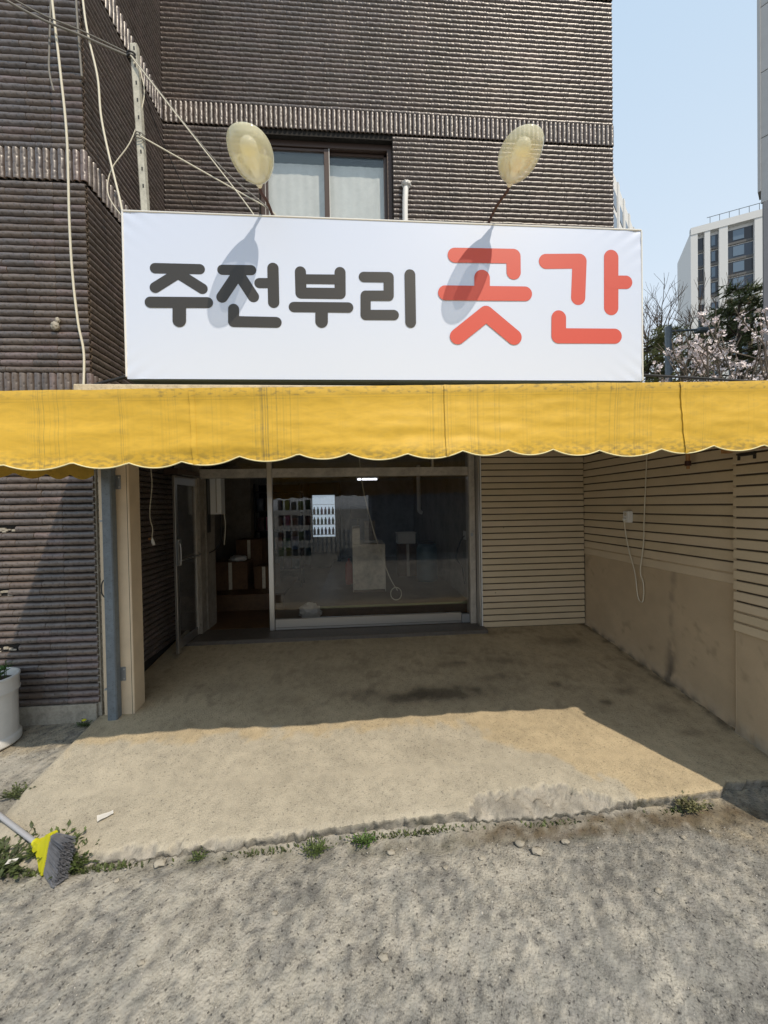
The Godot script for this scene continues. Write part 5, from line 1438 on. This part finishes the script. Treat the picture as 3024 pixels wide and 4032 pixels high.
func build_apartments() -> void:
	# block seen past the sign: facade along dir, out = towards the camera side
	var t := thing("apartment_block", "pale apartment block with dark window strips beyond the cherry blossom", "building", Vector3(73, 8, -74))
	var o := Vector3(69.95, 0, -75.0)
	var dir := Vector3(0.86, 0, 0.51).normalized(); var out := Vector3(-dir.z, 0, dir.x).normalized()
	var x := Transform3D(Basis(dir, Vector3.UP, out), o)
	var top := 57.4
	var core := MB.new(); core.box(Vector3(14.0, 30.0, -6.2), Vector3(28.0, 54.6, 11.6), 0.0, x)
	part(t, "body", core, M.aptwhite)
	# white piers and bands; [from, to] across
	for c in [[-0.2, 0.95], [2.05, 2.95], [4.35, 5.7], [9.7, 11.2], [13.6, 14.8], [19.0, 20.2]]:
		var pm := MB.new(); pm.box(Vector3((c[0] + c[1]) * 0.5, 30.0, 0.0), Vector3(c[1] - c[0], 54.8, 0.9), 0.0, x)
		part(t, "pier", pm, M.aptwhite)
	for y in [[56.2, 57.6], [39.4, 40.2], [22.5, 23.4]]:
		var pm := MB.new(); pm.box(Vector3(13.5, (y[0] + y[1]) * 0.5, 0.1), Vector3(27.4, y[1] - y[0], 0.9), 0.0, x)
		part(t, "band", pm, M.aptwhite)
	var rm := MB.new()
	for k in 12: rm.box(Vector3(3.0 + 1.5 * k, 58.3, 0.2), Vector3(0.08, 1.4, 0.08), 0.0, x)
	rm.box(Vector3(11.5, 59.0, 0.2), Vector3(18.0, 0.09, 0.09), 0.0, x)
	part(t, "roof_railing", rm, M.greypipe)
	var bays := [[0.95, 2.05], [2.95, 4.35], [5.7, 9.7], [11.2, 13.6], [14.8, 19.0]]
	for b in bays.size():
		for r in 11:
			var y: float = 52.9 - 3.15 * r - (0.0 if r < 4 else 0.9)
			var x0: float = bays[b][0]; var x1: float = bays[b][1]
			var wn := Node3D.new(); wn.name = "window"; t.add_child(wn, true); wn.position = -t.position
			var gm := MB.new(); gm.box(Vector3((x0 + x1) * 0.5, y + 1.3, -0.32), Vector3(x1 - x0 - 0.06, 2.5, 0.1), 0.0, x)
			mi("pane", gm.mesh(), M.aptglass[(b + r) % 2], wn)
			if x1 - x0 > 1.3:
				var lm := MB.new(); lm.box(Vector3(lerpf(x0, x1, 0.45), y + 1.4, -0.24), Vector3((x1 - x0) * 0.42, 1.9, 0.08), 0.0, x)
				mi("light_pane", lm.mesh(), M.aptglass[2], wn)
			var sm_ := MB.new(); sm_.box(Vector3((x0 + x1) * 0.5, y - 0.15, -0.2), Vector3(x1 - x0, 0.42, 0.2), 0.0, x)
			mi("spandrel", sm_.mesh(), M.aptgrey, wn)
	# second block, foreshortened just right of the tiled building
	var t2 := thing("apartment_block", "white apartment block edge showing between the tiled building and the sky", "building", Vector3(42, 0, -56))
	var o2 := Vector3(35.0, 0, -49.4); var d2 := Vector3(0.72, 0, -0.69).normalized(); var out2 := Vector3(-d2.z, 0, d2.x).normalized()
	if out2.dot(-o2) < 0: out2 = -out2
	var x2 := Transform3D(Basis(d2, Vector3.UP, out2), o2)
	if x2.basis.determinant() < 0: x2 = Transform3D(Basis(-d2, Vector3.UP, out2), o2 + d2 * 17.0)
	var bm := MB.new(); bm.box(Vector3(8.5, 23.5, -3.0), Vector3(17.0, 47.0, 5.4), 0.0, x2)
	part(t2, "body", bm, M.aptwhite)
	for b in 4:
		for r in 12:
			var gm := MB.new(); gm.box(Vector3(2.3 + 4.1 * b, 43.6 - 3.2 * r, -0.28), Vector3(2.5, 2.2, 0.1), 0.0, x2)
			part(t2, "window", gm, M.aptglass[(b + r) % 2])
	for b in 5:
		var pm := MB.new(); pm.box(Vector3(0.45 + 4.02 * b, 23.5, -0.22), Vector3(0.9, 47.0, 0.2), 0.0, x2)
		part(t2, "pier", pm, M.aptwhite)

func build_grey_tower() -> void:
	var t := thing("grey_tower", "tall grey panel-clad building rising at the right edge", "building", Vector3(13, 0, -7.5))
	var dir := Vector3(0.60, 0, 0.80).normalized(); var out := Vector3(-dir.z, 0, dir.x)
	if out.dot(Vector3(-10, 0, 9)) < 0: out = -out
	var o := Vector3(10.25, 0, -9.0)
	var x := Transform3D(Basis(dir, Vector3.UP, out), o)
	if x.basis.determinant() < 0: x = Transform3D(Basis(-dir, Vector3.UP, out), o + dir * 8.0)
	var cm := MB.new(); cm.box(Vector3(4.0, 9.5, -2.03), Vector3(7.94, 19.0, 4.0), 0.0, x)
	part(t, "core", cm, M.aptgrey)
	for c in 4:
		for r in 6:
			var pm := MB.new(); pm.box(Vector3(1.0 + 2.0 * c, 9.9 + 1.6 * r, 0.0), Vector3(1.985, 1.585, 0.06), 0.006, x)
			part(t, "cladding_panel", pm, M.panel[rng.randi() % 3])
	for c in 4:
		for r in 3:
			var pm := MB.new(); pm.box(Vector3(1.03 + 2.0 * c, 1.52 + 3.03 * r, 0.05), Vector3(1.96, 3.0, 0.05), 0.006, x)
			part(t, "lower_panel", pm, M.panel_low)
	part(t, "corner_strip", _boxx(Vector3(-0.02, 14.2, -0.15), Vector3(0.06, 9.6, 0.4), x), M.panel[0])

func _boxx(c: Vector3, s: Vector3, x: Transform3D) -> MB:
	var m := MB.new(); m.box(c, s, 0.004, x); return m

# what the shop's glass mirrors from across the street
func build_street_behind() -> void:
	var f := thing("picket_fence", "white picket fence across the street, mirrored in the shop glass", "fence", Vector3(-3, -0.35, 8.5))
	for k in 34:
		part(f, "picket", bc(Vector3(-7.0 + 0.2 * k, -0.33, 8.49), Vector3(-6.9 + 0.2 * k, 0.75 + 0.05 * sin(k * 1.3), 8.51), 0.004), M.white)
	part(f, "rail", bc(Vector3(-7.1, 0.0, 8.511), Vector3(-0.2, 0.07, 8.55)), M.white)
	part(f, "rail", bc(Vector3(-7.1, 0.5, 8.511), Vector3(-0.2, 0.57, 8.55)), M.white)
	var g := thing("garage", "blue-grey garage with a sloping roof across the street", "building", Vector3(4, -0.35, 9))
	var gm := MB.new()
	gm.box(Vector3(4.2, 1.0, 9.5), Vector3(7.0, 2.8, 4.0))
	part(g, "wall", gm, tmat(lin(0.16, 0.18, 0.22), 0.8, M.beige.albedo_texture, 2.0))
	var rf := MB.new(); rf.box(Vector3(4.2, 2.75, 9.5), Vector3(7.4, 0.15, 4.6), 0.0, Transform3D(Basis(Vector3.BACK, 0.05), Vector3(0.1, -0.2, 0)))
	part(g, "roof", rf, M.aptgrey)
	for x in [2.0, 4.4, 6.6]:
		part(g, "roller_door", bc(Vector3(x - 0.95, -0.33, 7.46), Vector3(x + 0.95, 1.7, 7.495)), M.greypipe)
	# low hedge
	rng.seed = 3131
	var hm := MB.new()
	for k in 2500:
		var c := Vector3(rng.randf_range(-14, -7.5), rng.randf_range(-0.3, 1.6), rng.randf_range(9, 11))
		hm.col = Color(0.06, 0.08, 0.03) * rng.randf_range(0.6, 1.5)
		var d1 := Vector3(rng.randf_range(-1, 1), rng.randf_range(-1, 1), rng.randf_range(-1, 1)).normalized() * 0.12
		hm.tri(c - d1, c + d1, c + d1.cross(Vector3(rng.randf(), rng.randf(), 0.3)).normalized() * 0.12)
	var h := single("hedge", hm, M.foliage, "dark clipped hedge left of the picket fence across the street", "hedge")

# ---------------------------------------------------------------- small things on the ground
func weed(nm: String, label: String, at: Vector3, n: int, l: float, up: float, wide: float, col: Color, flower := false) -> void:
	var t := thing(nm, label, "weed", at, "weeds along the slab edge")
	var m := MB.new()
	# thin stems spreading from the crown, each with many small uneven leaves
	for k in n:
		var a := rng.randf() * TAU
		var d := Vector3(cos(a), up * rng.randf_range(0.15, 1.2), sin(a) * 0.7).normalized()
		var o := at + Vector3(rng.randf_range(-1, 1) * l * 0.45, 0.0, rng.randf_range(-1, 1) * l * 0.2)
		var sl := l * rng.randf_range(0.35, 0.95)
		m.col = col * rng.randf_range(0.6, 1.0)
		m.tube(PackedVector3Array([o, o + d * sl * 0.6 + Vector3(0, 0.004, 0), o + d * sl]), 0.0011, 3, false)
		for q in 5:
			var f := 0.25 + 0.75 * q / 4.0
			var e := (d + Vector3(rng.randf_range(-1, 1), rng.randf_range(-0.3, 0.8), rng.randf_range(-1, 1)) * 0.9).normalized()
			m.col = col * rng.randf_range(0.6, 1.5)
			leaf(m, o + d * sl * f, e, l * rng.randf_range(0.14, 0.30), wide * rng.randf_range(1.0, 1.7))
	part(t, "leaves", m, M.leaf)
	if flower:
		var fl := MB.new()
		fl.lathe(PackedVector2Array([Vector2(0, 0), Vector2(0.016, 0.006), Vector2(0.014, 0.012), Vector2(0, 0.014)]), 10, Transform3D(Basis.IDENTITY, at + Vector3(0.01, 0.05, 0.02)))
		part(t, "flower", fl, M.yellow)

func build_small_things() -> void:
	rng.seed = 606
	# broom lying with its head at the slab's edge
	var t := thing("broom", "broom with a yellow head, grey bristles and pale grey handle lying at the slab edge", "broom", Vector3(-1.65, -0.08, -2.1))
	var g := ground_y(-1.6, -2.05)
	# rolled on its side: the handle lies on the slab, one end of the head on the ground
	var neck := Vector3(-1.665, -0.015, -2.09); var along := Vector3(0.87, -0.06, 0.49).normalized()
	var hend := Vector3(-2.50, 0.0, -2.58)
	part(t, "handle", tb([neck, hend.lerp(neck, 0.5) + Vector3(0, -0.004, 0), hend], 0.0125, 10), M.broomgrey)
	var side := Vector3(0.13, 0.98, -0.12); side = (side - along * side.dot(along)).normalized()
	var up := side.cross(along).normalized()
	var hd := MB.new()
	# triangular yoke: narrow at the handle, wide at the bristles
	var wpts := [[-0.01, 0.022, 0.020], [0.03, 0.026, 0.020], [0.045, 0.045, 0.017], [0.075, 0.085, 0.016], [0.095, 0.096, 0.018], [0.11, 0.096, 0.018]]
	for i in wpts.size() - 1:
		var A: Array = wpts[i]; var B: Array = wpts[i + 1]
		var q := []
		for e in [A, B]:
			for s in [[-1, -1], [1, -1], [1, 1], [-1, 1]]:
				q.append(neck + along * e[0] + side * s[0] * e[1] + up * s[1] * e[2])
		for k in 4:
			var k2 := (k + 1) % 4
			var n0: Vector3 = (q[k] + q[k2]) * 0.5 - neck - along * A[0]
			if (q[k2] - q[k]).cross(q[4 + k] - q[k]).dot(n0) > 0: hd.quad(q[k], q[k2], q[4 + k2], q[4 + k])
			else: hd.quad(q[k2], q[k], q[4 + k], q[4 + k2])
		if i == wpts.size() - 2: hd.quad(q[4], q[5], q[6], q[7])
	part(t, "head", hd, M.yellow)
	part(t, "collar", tb([neck - along * 0.035, neck + along * 0.012], [0.018, 0.022], 12), M.yellow)
	var br := MB.new()
	for k in 900:
		var s := rng.randf_range(-1, 1); var v := rng.randf_range(-1, 1)
		var a := neck + along * 0.105 + side * s * 0.092 + up * v * 0.013
		var b := a + along * rng.randf_range(0.125, 0.145) + side * s * 0.022 + up * v * 0.02
		b.y = maxf(b.y, g + 0.004)
		br.tube(PackedVector3Array([a, a.lerp(b, 0.5) + up * 0.003 * rng.randf_range(-1, 1), b]), 0.0012, 3, false)
	part(t, "bristles", br, M.bristle)
	# weeds
	weed("weed", "low spreading weed in the joint under the broom head", Vector3(-1.62, ground_y(-1.62, -2.12) + 0.02, -2.13), 110, 0.12, 0.5, 0.35, Color(0.075, 0.105, 0.03))
	weed("weed", "shaggy weed tuft left of the broom at the slab edge", Vector3(-1.86, ground_y(-1.86, -2.03) + 0.01, -2.06), 190, 0.16, 0.35, 0.3, Color(0.06, 0.08, 0.028))
	weed("weed", "weed tuft right of the broom bristles at the slab edge", Vector3(-1.46, ground_y(-1.46, -2.03) + 0.01, -2.06), 80, 0.10, 0.5, 0.4, Color(0.07, 0.10, 0.03))
	weed("weed", "feathery weed on the slab's left edge above the paper scrap", Vector3(-2.10, slab_y(-2.50) - 0.03, -2.5), 44, 0.085, 0.7, 0.35, Color(0.07, 0.09, 0.03))
	weed("weed", "rosette weed with broad leaves at the middle of the slab edge", Vector3(0.01, ground_y(0.0, -2.05) + 0.005, -2.07), 34, 0.065, 0.8, 0.6, Color(0.07, 0.125, 0.03))
	weed("weed", "thin trailing weed just left of the broad-leaved rosette", Vector3(-0.24, ground_y(-0.24, -2.03) + 0.005, -2.04), 46, 0.075, 0.5, 0.3, Color(0.075, 0.11, 0.03))
	weed("weed", "small weed in the slab joint between the broom and the trailing weed", Vector3(-0.85, ground_y(-0.85, -2.03) + 0.005, -2.035), 24, 0.05, 0.5, 0.4, Color(0.075, 0.105, 0.03))
	weed("weed", "upright pale weed at the right corner of the slab edge", Vector3(1.93, ground_y(1.93, -2.1) + 0.005, -2.115), 44, 0.10, 1.2, 0.35, Color(0.17, 0.17, 0.085))
	weed("weed", "dandelion with a yellow flower at the foot of the pillar", Vector3(-2.13, ground_y(-2.13, -3.14) + 0.005, -3.13), 26, 0.08, 0.5, 0.4, Color(0.06, 0.095, 0.025), true)
	# moss and fine grass in the joint
	var mm := MB.new()
	for k in 2600:
		var x := rng.randf_range(-2.05, 1.0) if rng.randf() < 0.85 else rng.randf_range(1.0, 2.1)
		if rng.randf() > clampf(0.45 + 1.1 * sin(x * 5.3) * sin(x * 2.1 + 1.0), 0.06, 1.0): continue
		var z := lip_z(x) + rng.randf_range(0.005, 0.035)
		var a := rng.randf() * TAU
		mm.col = Color(0.065, 0.085, 0.025) * rng.randf_range(0.5, 1.5)
		leaf(mm, Vector3(x, ground_y(x, z) - 0.012, z), Vector3(cos(a) * 0.6, 1.0, sin(a) * 0.6).normalized(), rng.randf_range(0.012, 0.034), 0.4)
	var mo := single("moss", mm, M.leaf, "moss and fine grass growing in the joint under the slab edge", "moss")
	mo.set_meta("kind", "stuff")
	# litter
	var pa := MB.new(); crumple_sheet(pa, Vector3(-1.445, slab_y(-2.265) + 0.014, -2.265), 0.075, 0.05, 0.6)
	single("paper_scrap", pa, M.paper, "torn white paper scrap lying on the slab right of the broom", "paper")
	var pb := MB.new(); crumple_sheet(pb, Vector3(-1.76, ground_y(-1.76, -2.02) + 0.05, -2.05), 0.045, 0.035, 0.3)
	single("paper_scrap", pb, M.paper, "crumpled white scrap caught in the weeds left of the broom", "paper")
	# chips of concrete and pebbles
	var spots := [[-1.03, -2.02, 0.03, "pale chip at the joint just right of the broom"], [0.15, -2.0, 0.022, "chip below the broad-leaved weed rosette"], [0.85, -1.99, 0.026, "left of three chips below the broken slab edge"], [0.92, -1.94, 0.03, "largest of three chips below the broken slab edge"], [1.1, -1.98, 0.022, "right of three chips below the broken slab edge"], [0.62, -1.93, 0.016, "small chip left of the three below the broken edge"], [0.08, -1.55, 0.02, "lone chip in the middle of the grey paving"], [0.42, -1.9, 0.014, "tiny chip between the rosette and the broken edge"], [1.4, -1.7, 0.016, "small chip on the right paving in front of the slab"], [-0.4, -1.75, 0.013, "tiny chip left of the middle of the paving"], [-0.9, -1.6, 0.014, "small chip on the left paving in front of the broom"], [0.3, -1.3, 0.014, "nearest small chip on the paving"], [1.75, -1.95, 0.015, "small chip in front of the upright corner weed"], [-1.2, -1.95, 0.014, "tiny chip in front of the slab near the broom"]]
	for k in spots.size():
		var s: Array = spots[k]
		var cm := MB.new()
		var fz := nz(900 + k, 1.5, 2)
		var q := PackedVector3Array()
		for j in 7:
			for i in 11:
				var th := PI * j / 6.0; var ph := TAU * (i % 10) / 10.0
				var d := Vector3(sin(th) * cos(ph), cos(th), sin(th) * sin(ph))
				q.append(Vector3(s[0], ground_y(s[0], s[1]) + s[2] * 0.28, s[1]) + d * Vector3(s[2], s[2] * 0.45, s[2] * 0.75) * (1.0 + 0.6 * fz.get_noise_3dv(d)))
		cm.grid(11, 7, q, PackedColorArray(), PackedVector2Array(), true)
		single("concrete_chip", cm, M.chip, s[3], "chip", "loose concrete chips in front of the slab")
	# grit scattered on the paving, beyond counting
	var gm := MB.new()
	for k in 2600:
		var x := rng.randf_range(-2.6, 2.6); var z := rng.randf_range(-2.02, -0.9)
		var r := rng.randf_range(0.0015, 0.0045) * (1.6 if rng.randf() < 0.08 else 1.0)
		var o := Vector3(x, ground_y(x, z) + r * 0.3, z)
		var b := rng.randf_range(0.08, 0.5)
		gm.col = Color(b, b * 0.95, b * 0.86)
		var e := [o + Vector3(r, 0, 0), o + Vector3(0, 0, r), o + Vector3(-r, 0, 0), o + Vector3(0, 0, -r)]
		var tp := o + Vector3(0, r * 1.1, 0)
		for i in 4: gm.tri(e[i], e[(i + 1) % 4], tp)
	var go := single("grit", gm, M.foliage, "fine grit scattered over the worn paving", "grit")
	go.set_meta("kind", "stuff")

func crumple_sheet(mb: MB, ce: Vector3, w: float, h: float, turn: float) -> void:
	var f := nz(int(ce.x * 100) + 500, 20.0, 2)
	var p := PackedVector3Array()
	for j in 6:
		for i in 7:
			var q := Vector3((i / 6.0 - 0.5) * w, 0, (j / 5.0 - 0.5) * h * (1.0 - 0.4 * i / 6.0)).rotated(Vector3.UP, turn)
			p.append(ce + q + Vector3(0, 0.004 * f.get_noise_2d(q.x, q.z) + 0.10 * q.x * q.x / w, 0))
	mb.grid(7, 6, p)
